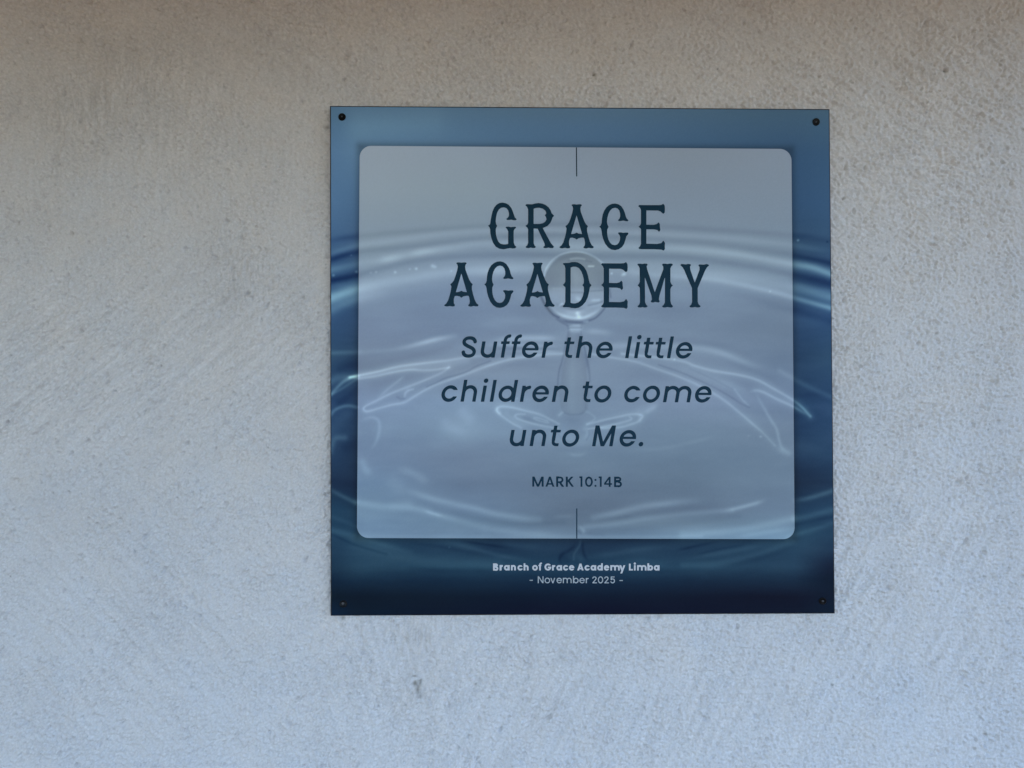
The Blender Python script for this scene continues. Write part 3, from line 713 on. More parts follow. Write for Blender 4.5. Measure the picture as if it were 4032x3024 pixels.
T = [  # far ripples
 ('P', [(1300, 948, .6), (1415, 930), (1810, 897), (2280, 881), (2617, 893), (3100, 925, .8), (3270, 950, .3)], 13, -.28),
 ('P', [(1300, 1000, .8), (1415, 966), (1569, 945), (1810, 913), (2050, 903), (2300, 910), (2617, 923), (2858, 937), (3119, 966), (3270, 990, .2)], 13, .30),
 ('P', [(1300, 1022, 1.6), (1412, 992, 1.2), (1617, 971), (1907, 938), (2250, 925), (2666, 949), (2858, 966), (3119, 1006), (3270, 1036, 1.4)], 13, -.33),
 ('P', [(1300, 1063, .7), (1412, 1036, .5), (1480, 1026, .6), (1530, 1019, 1.5), (1600, 1004, .9), (1656, 994, 1.5), (1762, 978, .8), (1907, 957, .6), (2100, 960, .6), (2300, 972, .6),
        (2500, 972, .6), (2714, 981, .9), (2907, 1002, 1.1), (3100, 1036, 1.2), (3196, 1053, 1.5), (3270, 1078, 1.5)], 15, .60),
 ('P', [(1300, 1106, 1.7), (1412, 1082, 1.4), (1617, 1031), (1810, 1010), (2050, 1003), (2300, 1008), (2666, 1012), (2907, 1043), (3119, 1080), (3270, 1115, 1.1)], 15, -.40),
 ('P', [(1300, 1176, 1.7), (1400, 1141, 1.5), (1521, 1113, .9), (1714, 1080, 1.0), (1810, 1070, .9), (1955, 1065, 1.3), (2050, 1058, .8), (2300, 1050, .3), (2500, 1055, .3), (2666, 1063, .5),
        (2810, 1082, .6), (3003, 1106, .5), (3119, 1126, .6), (3270, 1170, .9)], 22, .62),
 ('P', [(2480, 1070, .3), (2569, 1082, .5), (2810, 1101, .6), (3032, 1147), (3119, 1171), (3270, 1213, 1.5)], 11, .62),
 ('P', [(1300, 1222), (1412, 1176), (1520, 1155, .2)], 18, .42),
 ('P', [(1412, 1225, .7), (1600, 1170), (1900, 1125), (2100, 1110, .4)], 20, -.13),
 ('P', [(3124, 1100), (3270, 1132)], 12, -.2), ('P', [(2900, 1160, .3), (3124, 1222), (3270, 1262)], 18, -.22),
 ('P', [(1300, 1390, .6), (1500, 1382, .3), (1593, 1368, .6), (1690, 1343, 1.6), (1740, 1332, 1.1), (1791, 1322, .3)], 10, .75),
 ('P', [(1450, 1440), (1700, 1385), (1830, 1345)], 16, -.2),
 ('P', [(1900, 1352, .5), (1980, 1338), (2060, 1331, 1.3), (2150, 1331, 1.2), (2200, 1332, 1.1)], 13, .62),
 ('P', [(1860, 1290, .5), (2000, 1262), (2180, 1272)], 16, .12), ('P', [(2330, 1262), (2500, 1262), (2700, 1290, .5)], 16, .10),
 ('P', [(2288, 1303), (2340, 1304, 1.2), (2376, 1307), (2440, 1312, .1)], 12, .50),
 ('P', [(1907, 1361, .8), (2003, 1356), (2110, 1362, .8), (2220, 1362)], 8, .55), ('P', [(2003, 1383), (2110, 1382), (2215, 1387)], 6, .45),
 ('P', [(1930, 1372), (2080, 1372), (2200, 1375)], 7, -.3),
 ('P', [(2380, 1369, .5), (2450, 1362), (2569, 1362, .8), (2728, 1369, .9), (2834, 1388, 1.2), (2921, 1422, .9), (3000, 1450, .1)], 13, .48),
 ('P', [(2400, 1340, .6), (2600, 1335), (2800, 1355), (2950, 1395, .6)], 12, -.14), ('P', [(2850, 1425), (2990, 1470), (3110, 1530)], 16, -.14),
 # sharp inner ring, left
 ('C', [(1940, 400), (1800, 405), (1650, 425), (1500, 450), (1300, 510), (1100, 585), (900, 655), (750, 735), (680, 780), (630, 802), (540, 818), (440, 845), (345, 870, 1.2), (315, 852, 1.2),
        (335, 825), (410, 788), (500, 742), (620, 692), (800, 622), (950, 556, .8), (1012, 512)], 4.4, .55),
 ('C', [(1012, 512), (900, 530), (800, 535, .8), (700, 530), (560, 550), (400, 585), (270, 603)], 4.5, .60),
 ('C', [(200, 592, 1.3), (270, 578, 1.2), (430, 546), (600, 505), (800, 478), (1000, 455, .8), (1150, 430, .7), (1300, 415, .5)], 5, .75),
 ('C', [(270, 590), (600, 530), (900, 500), (1150, 460)], 17, .28), ('C', [(1940, 392), (1500, 440), (1200, 530)], 12, .30),
 ('C', [(1350, 462), (1240, 500), (1160, 545), (1080, 572), (980, 600), (900, 640), (830, 670)], 3.5, -.45),
 ('C', [(720, 690), (680, 700), (655, 725), (650, 750)], 4, .55), ('C', [(590, 752), (615, 768), (650, 765)], 3.5, -.4),
 ('C', [(660, 570), (600, 620), (500, 700), (430, 770)], 5, .33), ('C', [(300, 700), (420, 650), (600, 600), (800, 570)], 24, -.12),
 ('C', [(280, 960, .5), (330, 930), (390, 920), (435, 945), (445, 1000), (432, 1080), (400, 1150), (370, 1190)], 7, .42), ('C', [(350, 1000), (360, 1060)], 28, -.10),
 ('C', [(1090, 820), (1150, 900), (1240, 970)], 26, .33), ('C', [(930, 930), (1020, 1000), (1200, 1060)], 22, .27), ('C', [(900, 1010), (800, 1100)], 40, -.10),
 ('C', [(285, 1230), (320, 1320), (380, 1400)], 16, .42), ('C', [(560, 1330), (680, 1360), (780, 1410), (860, 1460)], 18, .38), ('C', [(560, 1440), (600, 1480)], 36, .2),
 ('C', [(700, 850), (500, 960), (560, 1100)], 50, .10),
 # sharp inner ring, right
 ('D', [(80, 398), (250, 428), (450, 462), (600, 512), (800, 582), (950, 645), (1150, 755), (1300, 872), (1420, 975), (1500, 1045, .7), (1600, 1150, .6)], 4.4, .52),
 ('D', [(350, 400), (800, 452, .9), (950, 500), (1100, 540), (1300, 572), (1450, 612), (1600, 692), (1750, 780), (1830, 845, 1.2), (1890, 912, 1.2)], 5, .62),
 ('D', [(1890, 910, 1.4), (1810, 868, 1.2), (1750, 832), (1620, 772), (1500, 712), (1430, 700), (1380, 720, .5)], 5, .62),
 ('D', [(1430, 700), (1480, 790), (1560, 930), (1610, 1010), (1635, 1110), (1660, 1170), (1730, 1220)], 6, .48), ('D', [(1610, 1160), (1680, 1200), (1750, 1225)], 14, .45),
 ('D', [(600, 470), (900, 545), (1200, 650), (1400, 740)], 20, .26), ('D', [(1080, 600), (1300, 680), (1500, 850)], 18, .14),
 ('D', [(650, 490), (850, 560), (1050, 650), (1150, 700), (1250, 760), (1330, 810), (1390, 838)], 3.2, -.42), ('D', [(1270, 690), (1330, 770), (1385, 825)], 3.5, .35),
 ('D', [(900, 520), (1100, 610), (1250, 690)], 3, -.22),
 ('D', [(1640, 540), (1780, 620), (1900, 682), (2060, 752)], 11, .28), ('D', [(1800, 1150), (1950, 1200)], 26, .10),
 ('D', [(500, 870), (600, 830)], 20, .25), ('D', [(300, 1200, .5), (700, 1170), (1000, 1100), (1150, 1050, .4)], 8, .14),
 # splash at the foot of the column
 ('S', [(1010, 365), (880, 300), (740, 235), (560, 190), (370, 145), (245, 136), (188, 165), (202, 212), (280, 280), (400, 362), (510, 418)], 4.2, .56),
 ('S', [(240, 150), (190, 190), (250, 250)], 7, .3), ('S', [(560, 238), (470, 238), (428, 258), (470, 300), (600, 345), (800, 392), (1000, 425)], 3.6, .48),
 ('S', [(870, 350), (760, 330), (680, 295), (720, 288), (860, 330)], 3.6, .40), ('S', [(480, 268), (640, 320), (900, 385)], 6, -.25),
 ('S', [(1375, 372), (1500, 340), (1640, 305), (1800, 270), (1950, 240), (2060, 240), (2112, 268), (2050, 335), (1950, 375), (1800, 412), (1500, 425)], 4.2, .52),
 ('S', [(1400, 432), (1600, 402), (1750, 370), (1900, 330), (1968, 300), (1940, 272)], 3.6, .5), ('S', [(1450, 390), (1600, 350), (1850, 300)], 6, -.2),
 ('S', [(2120, 240), (2220, 170), (2320, 110)], 10, .40), ('S', [(1350, 190), (1440, 240), (1480, 300), (1380, 370)], 4, .3), ('S', [(1010, 250), (1060, 205)], 4, .4),
 ('S', [(1120, 755, .5), (1250, 778), (1400, 745, .4)], 7, .33), ('S', [(800, 480), (1000, 540), (1300, 600), (1700, 540), (1950, 470)], 30, .22),
 ('S', [(1290, 425), (1370, 440), (1385, 500), (1330, 590)], 9, .35), ('S', [(1400, 450), (1405, 510), (1370, 580)], 3, -.35), ('S', [(1000, 500), (1040, 560)], 4, -.2),
 ('S', [(1060, 195), (1100, 228), (1200, 243), (1300, 232), (1352, 185), (1360, 100)], 3, -.40), ('S', [(1100, 290), (1200, 330), (1300, 290)], 14, -.12),
 ('S', [(700, 700, .5), (1100, 690), (1500, 680), (1900, 640, .4)], 12, -.12),
 ('S', [(300, 170), (330, 240), (480, 370), (640, 400)], 12, .25), ('S', [(190, 175), (230, 215)], 8, .3), ('S', [(2080, 260), (2080, 320)], 8, .3), ('S', [(560, 280), (780, 330)], 8, -.12),
 # column
 ('N', [(655, 190), (635, 320), (590, 490), (545, 690), (508, 810), (488, 950), (484, 1060)], 3, -.55), ('N', [(860, 190), (880, 320), (925, 480), (975, 720), (1000, 900), (1004, 1000)], 3, -.55),
 ('N', [(760, 240), (745, 400), (730, 600)], 19, -.20), ('N', [(905, 480), (945, 660), (965, 850)], 9, -.38), ('N', [(600, 600), (560, 800), (550, 1000)], 10, -.12),
 ('N', [(745, 720), (720, 900), (740, 1200)], 24, .10), ('N', [(690, 150), (860, 150)], 3.5, .65), ('N', [(720, 185), (820, 190)], 8, .45), ('N', [(690, 110), (850, 105)], 6, .3),
 ('N', [(650, 130), (870, 130)], 2.5, -.4), ('N', [(640, 100), (655, 160)], 3, -.25), ('N', [(868, 90), (860, 170)], 3, -.25),
 # lower ripples, left
 ('E', [(55, 480, .8), (150, 530), (250, 577)], 9, .55), ('E', [(260, 575), (400, 600), (520, 610), (700, 620), (850, 655), (980, 692), (1150, 740, .6), (1300, 790, .3)], 15, .48),
 ('E', [(800, 640), (880, 668), (975, 692)], 6, .60), ('E', [(560, 600), (680, 590)], 20, .2), ('E', [(700, 490, .3), (850, 540), (1000, 578), (1200, 622), (1400, 672), (1600, 702), (1745, 712, .6)], 14, .55),
 ('E', [(1180, 740, .6), (1400, 800), (1700, 835), (2000, 850)], 14, .35), ('E', [(350, 700), (700, 760), (1000, 800)], 22, -.08),
 ('E', [(300, 855), (1000, 858), (2050, 858)], 9, .22), ('E', [(900, 640), (1200, 700), (1600, 760), (1950, 740)], 12, -.15),
 ('E', [(1850, 700), (1950, 690), (2050, 690)], 8, .22),
 ('E', [(45, 690), (130, 720), (250, 770)], 9, .16), ('E', [(50, 800), (270, 862), (500, 930), (700, 990, .4)], 12, .22), ('E', [(60, 840), (250, 925), (400, 970), (500, 1000)], 6, -.2),
 ('E', [(250, 900), (500, 985), (800, 1050), (1100, 1075), (1400, 1080)], 26, .17), ('E', [(1100, 890), (1300, 920), (1520, 952)], 5, -.28), ('E', [(930, 885), (1200, 950), (1450, 1015), (1750, 1065)], 9, .22),
 ('E', [(1400, 890), (1600, 930), (1800, 950)], 14, .14), ('E', [(700, 1110), (1000, 1130), (1500, 1130)], 12, -.12), ('E', [(600, 900), (900, 930), (1200, 990)], 8, -.15),
 # lower ripples, right
 ('F', [(120, 702, .6), (300, 662), (500, 615), (700, 588, 1.1), (860, 570, .6), (1000, 560, .1)], 14, .60), ('F', [(50, 775), (300, 752), (600, 702), (900, 668), (1150, 645), (1250, 638)], 11, .38),
 ('F', [(60, 728), (300, 705), (500, 675)], 8, -.2), ('F', [(1160, 655, .7), (1300, 622, 1.2), (1440, 585, 1.1), (1550, 545, .4)], 8.5, .68),
 ('F', [(850, 840), (1100, 825), (1350, 795), (1550, 752), (1750, 706)], 17, .42), ('F', [(1250, 870), (1500, 825), (1755, 790)], 10, .35), ('F', [(0, 858), (500, 858), (1000, 852)], 8, .25),
 ('F', [(100, 820), (500, 790), (900, 745), (1300, 690)], 14, -.13),
 ('F', [(1760, 562, .3), (1860, 545), (1960, 518), (2080, 478)], 10, .55), ('F', [(1755, 712), (1900, 682), (2080, 632)], 12, .32), ('F', [(1700, 870), (1760, 842), (1900, 802), (2080, 742)], 10, .24),
 ('F', [(1755, 760), (1900, 730), (2080, 690)], 8, -.12),
 ('F', [(20, 1025), (250, 1000), (500, 960), (750, 945)], 11, .18), ('F', [(800, 1045), (1100, 1000), (1350, 955), (1620, 895)], 12, .22), ('F', [(780, 975), (950, 935), (1150, 895)], 6, -.24),
 ('F', [(850, 1090), (1100, 1080), (1350, 1030), (1550, 970), (1750, 890)], 14, .20), ('F', [(900, 1020), (1150, 960), (1400, 915)], 6, -.14), ('F', [(100, 1080), (500, 1075), (800, 1080)], 18, .10),
 ('F', [(1200, 1100), (1500, 1020), (1800, 920)], 12, -.14),
 # left border
 ('C', [(45, 735), (95, 680), (150, 630), (215, 595), (270, 580)], 7, .70), ('C', [(170, 598), (225, 590), (272, 590)], 7, .80), ('C', [(48, 735), (130, 690), (230, 625), (265, 605)], 6, .40),
 ('C', [(45, 630), (90, 600), (150, 590)], 16, .40), ('C', [(45, 900), (80, 860), (140, 832), (200, 825), (260, 838)], 7, .60), ('C', [(60, 1000), (180, 900)], 26, .16),
 ('C', [(45, 1200), (62, 1130), (90, 1090), (160, 1085)], 12, .42), ('C', [(40, 450), (270, 380)], 18, .12), ('C', [(120, 800), (260, 700)], 16, -.18), ('C', [(120, 530), (260, 480)], 14, -.12),
 ('C', [(170, 1170), (260, 1120)], 18, -.12),
 # foot of the reflection, in the bottom strip
 ('T', [(1000, 420), (990, 540), (880, 650), (700, 750), (640, 850), (660, 950), (720, 1180)], 7, -.26), ('T', [(1220, 430), (1190, 560), (1230, 760), (1330, 920)], 6, -.26),
 ('T', [(1140, 430), (1120, 540), (1040, 660), (985, 760), (975, 880)], 4.5, .26), ('T', [(1100, 800), (1180, 900)], 10, .10), ('T', [(700, 800), (800, 900)], 14, -.13),
 ('T', [(1050, 60), (1150, 110), (1210, 180), (1240, 270)], 7, .55), ('T', [(1080, 190), (1150, 240)], 4, -.3), ('T', [(1250, 240), (1700, 290)], 6, -.15),
]
for t_ in T:
    brush(*t_)
    if t_[2] <= 5 and t_[3] > 0.3: brush(t_[0], t_[1], t_[2] * 3.2, t_[3] * 0.45)      # soft glow of the fine caustic lines
# broad light of the swell behind the drop, slow streaks in the water, and a gloss reflection painted at top left
for t_ in [('P', [(1300, 1150, 1.2), (1700, 1060), (2250, 1020, .8), (2800, 1055), (3280, 1160, 1.2)], 55, .16), ('P', [(1450, 1270), (1900, 1230), (2700, 1225), (3100, 1290)], 40, -.10),
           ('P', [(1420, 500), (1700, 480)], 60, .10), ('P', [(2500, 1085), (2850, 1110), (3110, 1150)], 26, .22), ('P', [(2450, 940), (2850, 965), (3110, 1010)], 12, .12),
           ('P', [(1500, 1420), (2000, 1345), (2500, 1345), (3000, 1440)], 40, .10), ('P', [(1700, 1980), (2250, 2040), (2800, 1975)], 50, -.08), ('P', [(1450, 2060), (1900, 2105)], 30, .10)]:
    brush(*t_)
_fy = np.fft.fftfreq(len(ry_), PS)[:, None]; _fx = np.fft.rfftfreq(len(rx_), PS)[None, :]
for wl, st, sd, am in ((110, 4, 51, .04), (34, 4, 52, .012)):
    _n = np.fft.irfft2(np.fft.rfft2(np.random.default_rng(sd).standard_normal(RX.shape)) * np.exp(-((np.hypot(_fx * st, _fy) * wl - 1) / .6) ** 2), s=RX.shape)
    HL += am * _n / _n.std() * sstep(800, 1050, RY) * (1 - .6 * sstep(2250, 2350, RY))
# body of the water column
_cy = (RY - 1300) / 330.0
_hw = np.interp(_cy, [0, .15, .45, .75, .95, 1.0], [22, 27, 46, 60, 54, 30])
_cx = 2261.0
_in = (1 - sstep(.93, 1.03, np.abs(RX - _cx) / _hw)) * sstep(1300, 1320, RY) * (1 - sstep(1622, 1640, RY))
_u = (RX - _cx) / _hw
HL *= 1 - .55 * _in
HL += _in * (-.04 - .14 * sstep(.35, .95, np.abs(_u)) + .10 * np.exp(-((_u + .15) / .25) ** 2) - .10 * sstep(1500, 1330, RY))
WARM += _in * .22
# the hanging drop
DX, DY, DRX, DRY = 2269.5, 1127.0, 128.0, 134.0
rr = np.hypot((RX - DX) / DRX, (RY - DY) / DRY)
ins = 1 - sstep(0.975, 1.02, rr)
HL *= 1 - 0.8 * ins
HL += ins * (-.30 * sstep(1165, 1125, RY) * sstep(0.2, 0.9, rr) - .12 + .50 * sstep(1120, 1150, RY))
WARM += ins * (.7 * sstep(1180, 1100, RY))
for t_ in [('O', [(185, 560), (215, 440), (300, 310), (430, 205), (590, 150), (740, 138), (900, 160), (1060, 230), (1200, 340)], 3.5, .45),
           ('O', [(290, 420), (430, 280), (620, 210), (800, 195), (1000, 240)], 9, -.15), ('O', [(640, 265), (760, 250), (880, 268)], 4, .40), ('O', [(600, 290), (800, 280), (1000, 310)], 3, -.2),
           ('O', [(950, 385), (1035, 385)], 3.2, .85), ('O', [(660, 460), (750, 600)], 20, .12), ('O', [(640, 835), (860, 835)], 4, -.3), ('O', [(700, 900), (790, 960), (800, 990)], 10, .40),
           ('O', [(280, 770), (400, 770), (520, 770)], 5, .15), ('O', [(980, 815), (1190, 800)], 3.5, -.3), ('O', [(960, 975), (1080, 970), (1180, 965)], 6, .40), ('O', [(950, 1060), (1100, 1030), (1190, 990)], 4.5, -.35),
           ('O', [(900, 1100), (1100, 1050), (1200, 1010)], 5, .25), ('O', [(330, 1010), (430, 1050), (600, 1110), (800, 1120), (900, 1090)], 5, -.28), ('O', [(450, 1060), (500, 1030)], 4, .5),
           ('O', [(300, 1120), (420, 1200), (580, 1255), (740, 1275), (880, 1265), (1050, 1190), (1170, 1100)], 8, .65), ('O', [(740, 1150), (770, 1220), (810, 1300)], 9, .70),
           ('O', [(500, 1170), (700, 1190), (950, 1160)], 10, .30),
           ('O', [(135, 910), (180, 1010), (245, 1110), (340, 1215), (440, 1265)], 4.5, -.65), ('O', [(1225, 1110), (1150, 1200), (1060, 1280), (960, 1320)], 3.2, -.55),
           ('O', [(420, 1290), (540, 1330), (640, 1345), (850, 1350), (990, 1310)], 6.5, -.50), ('O', [(400, 1290), (500, 1360), (600, 1410)], 3.5, -.3), ('O', [(870, 1345), (930, 1340)], 4, .35),
           ('O', [(640, 1395), (740, 1400), (830, 1395)], 5, .35), ('O', [(1310, 780), (1330, 920)], 3.5, -.4)]:
    brush(t_[0], t_[1], t_[2], t_[3] * 1.8)
brush('O', [(135, 910), (245, 1110), (340, 1215)], 6, .8, WARM)
for x, y, r, a in [(1313, 1084, 4, .9), (1404, 1070, 4.5, .9), (1460, 1074, 4, .6), (1481, 1071, 4, .7), (1556, 1072, 5, 1.0), (1614, 1060, 3.5, .8), (1639, 1058, 5, 1.1), (1703, 1047, 7, .9),
                   (1713, 1051, 6, .8), (2408, 1077, 4, 1.1), (2458, 1079, 7, 1.1), (2450, 1083, 5, .6), (3142, 946, 4, .9), (3032, 1147, 3.5, .8), (2655, 1415, 3.5, .9), (2995, 1719, 4, .8),
                   (2948, 1716, 3, .5), (1777, 1068, 3, .8), (2035, 1569, 3, .5), (1383, 1005, 3, .5), (1769, 2155, 3, .4), (3257, 952, 3, -.6)]:
    dot(x, y, r, a)

def table(rows, cols, tab, x, y):
    """Smooth look-up in a table of ink colours."""
    rows = np.array(rows, float); cols = np.array(cols, float); tab = np.array(tab, float)
    fy = np.clip(np.interp(y, rows, np.arange(len(rows))), 0, len(rows) - 1.0001)
    fx_ = np.clip(np.interp(x, cols, np.arange(len(cols))), 0, len(cols) - 1.0001)
    j = fy.astype(int); i = fx_.astype(int)
    ty = (fy - j)[..., None]; tx = (fx_ - i)[..., None]
    tx = 0.5 * tx + 0.5 * tx * tx * (3 - 2 * tx)
    return (tab[j, i] * (1 - tx) + tab[j, i + 1] * tx) * (1 - ty) + (tab[j + 1, i] * (1 - tx) + tab[j + 1, i + 1] * tx) * ty

def sample(arr, x, y):
    fx_ = np.clip((x - rx_[0]) / PS, 0, len(rx_) - 1.001); fy = np.clip((y - ry_[0]) / PS, 0, len(ry_) - 1.001)
    i = fx_.astype(int); j = fy.astype(int); tx = fx_ - i; ty = fy - j
    return (arr[j, i] * (1 - tx) + arr[j, i + 1] * tx) * (1 - ty) + (arr[j + 1, i] * (1 - tx) + arr[j + 1, i + 1] * tx) * ty

# panel outline: corners (x, y) of the rounded rectangle
PAN = [(1416.5, 574.0), (3116.0, 586.6), (3129.0, 2123.0), (1405.5, 2118.3)]
PR = 46.0
_grain = np.random.default_rng(4)
def ink(x, y, on_panel):
    h = sample(HL, x, y); wm = sample(WARM, x, y)
    if on_panel:
        c = table(PAN_ROWS, PAN_COLS, PAN_INK, x, y)
        c = c + h[..., None] * np.array(PAN_DELTA) + wm[..., None] * np.array((.018, .004, -.034))
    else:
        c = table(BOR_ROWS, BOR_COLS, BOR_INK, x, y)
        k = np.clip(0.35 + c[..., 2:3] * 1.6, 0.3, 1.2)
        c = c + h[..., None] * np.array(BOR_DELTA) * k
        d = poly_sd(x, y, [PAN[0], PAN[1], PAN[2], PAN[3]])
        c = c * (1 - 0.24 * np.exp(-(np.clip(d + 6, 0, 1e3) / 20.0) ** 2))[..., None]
    c = c + _grain.normal(0, .004, c.shape[:-1])[..., None]
    return np.clip(c, 0.004, 1)
# ---------------------------------------------------------------- the sign
SHEET = [(1299.0, 416.5), (3267.0, 429.0), (3287.5, 2416.0), (1301.7, 2425.0)]

def print_material(name):
    m, nt, pb = material(name, rough=0.38, spec=0.07)
    a = node(nt, 'ShaderNodeAttribute', attribute_name='ink')
    nt.links.new(a.outputs['Color'], pb.inputs['Base Color'])
    g = node(nt, 'ShaderNodeNewGeometry')
    n = node(nt, 'ShaderNodeTexNoise', Scale=9.0, Detail=3.0)
    nt.links.new(g.outputs['Position'], n.inputs['Vector'])
    b = node(nt, 'ShaderNodeBump', Strength=0.25, Distance=0.004)
    nt.links.new(n.outputs['Fac'], b.inputs['Height'])
    nt.links.new(b.outputs['Normal'], pb.inputs['Normal'])
    return m
print_mat = print_material('printed_ink')
edge_mat, _, _ = material('sheet_edge', rough=0.5, color=(0.012, 0.014, 0.018), spec=0.2)
dark_ink, nt, pb = material('dark_ink', rough=0.38, spec=0.07, color=INK_DARK)
n1 = node(nt, 'ShaderNodeTexNoise', Scale=60.0, Detail=2.0)
r1 = node(nt, 'ShaderNodeValToRGB')
r1.color_ramp.elements[0].color = (INK_DARK[0] * .8, INK_DARK[1] * 0.88, INK_DARK[2] * 1.1, 1)
r1.color_ramp.elements[1].color = (INK_DARK[0] * 1.2, INK_DARK[1] * 1.12, INK_DARK[2] * 0.9, 1)
nt.links.new(n1.outputs['Fac'], r1.inputs['Fac']); nt.links.new(r1.outputs['Color'], pb.inputs['Base Color'])
white_ink, _, _ = material('white_ink', rough=0.38, spec=0.07, color=INK_WHITE)
grey_ink, _, _ = material('grey_ink', rough=0.38, spec=0.07, color=INK_GREY)

centre = on_sign(2288, 1421)
sign = empty('wall_sign', Vector(centre))
tag(sign, 'square blue printed sign with a water drop and pale verse panel, screwed to plaster', 'sign')

def to_linear(c):
    return np.where(c <= .04045, c / 12.92, ((c + .055) / 1.055) ** 2.4)

def parent_keep(o):
    o.parent = sign
    o.matrix_parent_inverse = Matrix.Translation(-sign.location)
    return o

def inked(name, PX, PY, quads, depth, on_panel):
    P = on_sign(PX.ravel(), PY.ravel()); P[:, 1] -= depth
    o = big_mesh(name, P, quads, print_mat, None)
    c = np.ones((len(P), 4), np.float32)
    c[:, :3] = to_linear(ink(PX.ravel(), PY.ravel(), on_panel))
    at = o.data.attributes.new('ink', 'FLOAT_COLOR', 'POINT')
    at.data.foreach_set('color', c.ravel())
    return parent_keep(o)

# sheet: thin composite board, its printed face, dark cut edge
c = [on_sign(*p) for p in SHEET]
back = [(q[0], q[1] + 0.0045, q[2]) for q in c]
CI = np.array([(SHEET[k][0] + sx * 4.0, SHEET[k][1] + sy * 4.0) for k, (sx, sy) in enumerate(((1, 1), (-1, 1), (-1, -1), (1, -1)))])
rim = [tuple(on_sign(*p)) for p in CI]
inset = [(q[0], q[1] + 0.0006, q[2]) for q in c]
parent_keep(link_mesh('sheet_edge', rim + inset + back, [(a + o, a + o + 4, (a + 1) % 4 + o + 4, (a + 1) % 4 + o) for o in (0, 4) for a in range(4)] + [(11, 10, 9, 8)], edge_mat))
NG = 560
s_, t_ = np.meshgrid(np.linspace(0, 1, NG), np.linspace(0, 1, NG))
s3, t3 = s_[..., None], t_[..., None]
C_ = CI
G_ = (C_[0] * (1 - s3) + C_[1] * s3) * (1 - t3) + (C_[3] * (1 - s3) + C_[2] * s3) * t3
q_ = grid_quads(NG, NG)[:, ::-1]
cen = G_.reshape(-1, 2)[q_].mean(1)
hid = (cen[:, 0] > 1480) & (cen[:, 0] < 3055) & (cen[:, 1] > 640) & (cen[:, 1] < 2060)     # under the panel
q_ = q_[~hid]
used = np.unique(q_); remap = np.zeros(NG * NG, int); remap[used] = np.arange(len(used))
gp = G_.reshape(-1, 2)[used]
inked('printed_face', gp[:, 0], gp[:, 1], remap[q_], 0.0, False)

# pale verse panel with rounded corners
NR, NC = 430, 470
pc = np.array(PAN)
hgt = pc[3, 1] - pc[0, 1]
u = np.linspace(0, 1, NR)
u = np.concatenate([PR / hgt * (1 - np.cos(np.linspace(0, math.pi / 2, 18)))[:-1], np.linspace(PR / hgt, 1 - PR / hgt, NR - 34), 1 - PR / hgt * (1 - np.cos(np.linspace(math.pi / 2, 0, 18)))[1:]])
yy = u * hgt
ins_ = np.where(yy < PR, PR - np.sqrt(np.clip(PR ** 2 - (PR - yy) ** 2, 0, None)), np.where(yy > hgt - PR, PR - np.sqrt(np.clip(PR ** 2 - (yy - hgt + PR) ** 2, 0, None)), 0.0))
wid = pc[1, 0] - pc[0, 0]
v_ = np.linspace(0, 1, NC)[None, :]
fr = ins_[:, None] / wid + v_ * (1 - 2 * ins_[:, None] / wid)
U_ = u[:, None] * np.ones_like(fr)
PX = (pc[0, 0] * (1 - fr) + pc[1, 0] * fr) * (1 - U_) + (pc[3, 0] * (1 - fr) + pc[2, 0] * fr) * U_
PY = (pc[0, 1] * (1 - fr) + pc[1, 1] * fr) * (1 - U_) + (pc[3, 1] * (1 - fr) + pc[2, 1] * fr) * U_
pq = grid_quads(NC, len(u))[:, ::-1]
inked('verse_panel', PX, PY, pq, 0.00012, True)

DEP = 0.00024
def rule(pts, wpx):
    (xa, ya), (xb, yb) = pts
    P = on_sign(np.array([xa - wpx / 2, xa + wpx / 2, xb + wpx / 2, xb - wpx / 2]), np.array([ya, ya, yb, yb])); P[:, 1] -= DEP
    return parent_keep(link_mesh('divider_line', P, [(3, 2, 1, 0)], dark_ink))
rule([(2269.5, 581), (2270.5, 695)], 4.2)
rule([(2271.0, 2002), (2271.0, 2120)], 4.2)

L1 = [(T_G, O1, 0, 0), (T_R, O1, 0, 0), (T_A, O1, 1447, -730), (T_C, O2, -279 + 0, -726), (T_E, O2, 468, -732)]
L2 = [(T_A, O1, 0, 0), (T_C, O1, 0, 0), (T_A, O1, 955, 4), (T_D, O2, 0, 0), (T_E, O2, 0, 0), (T_M, O2, 0, 0), (T_Y, O2, 0, 0)]
for L, y0, y1, x0, x1 in ((L1, 790, 995, 1910, 2640), (L2, 1020, 1225, 1740, 2800)):
    parent_keep(title('title_lettering', L, x0, x1, y0, y1, dark_ink, None, DEP))

z3 = lambda ch, z, up=0: (ch, 1700 + z / 3.19)
z4 = lambda ch, z: (ch, 2240 + z / 3.19)
line1 = [z3('S', 362), z3('u', 600), z3('f', 865), z3('f', 1000), z3('e', 1117), z3('r', 1378), z3('t', 1664), z4('h', 85), z4('e', 325), z4('l', 705), z4('i', 818),
         z4('t', 938), z4('t', 1088), z4('l', 1230), z4('e', 1327)]
line2 = [z3('c', 106), z3('h', 360), z3('i', 616), z3('l', 728), z3('d', 824), z3('r', 1105), z3('e', 1247), z3('n', 1507), z4('t', 172), z4('o', 303), z4('c', 678), z4('o', 914),
         z4('m', 1180), z4('e', 1567)]
line3 = [z3('u', 965), z3('n', 1228), z3('t', 1494), z3('o', 1622), z4('M', 290), z4('e', 620), z4('.', 870)]
for ln, b in ((line1, (1977, 1408.2, 2629, 1410.8)), (line2, (1820, 1581.5, 2700, 1584.2)), (line3, (2020, 1756.2, 2500, 1757.6))):
    parent_keep(text_line('verse_lettering', ln, 3.19, 43, 0.170, b, dark_ink, None, 1.3, DEP))
zm = lambda ch, z: (ch, 2080 + z / 5.82)
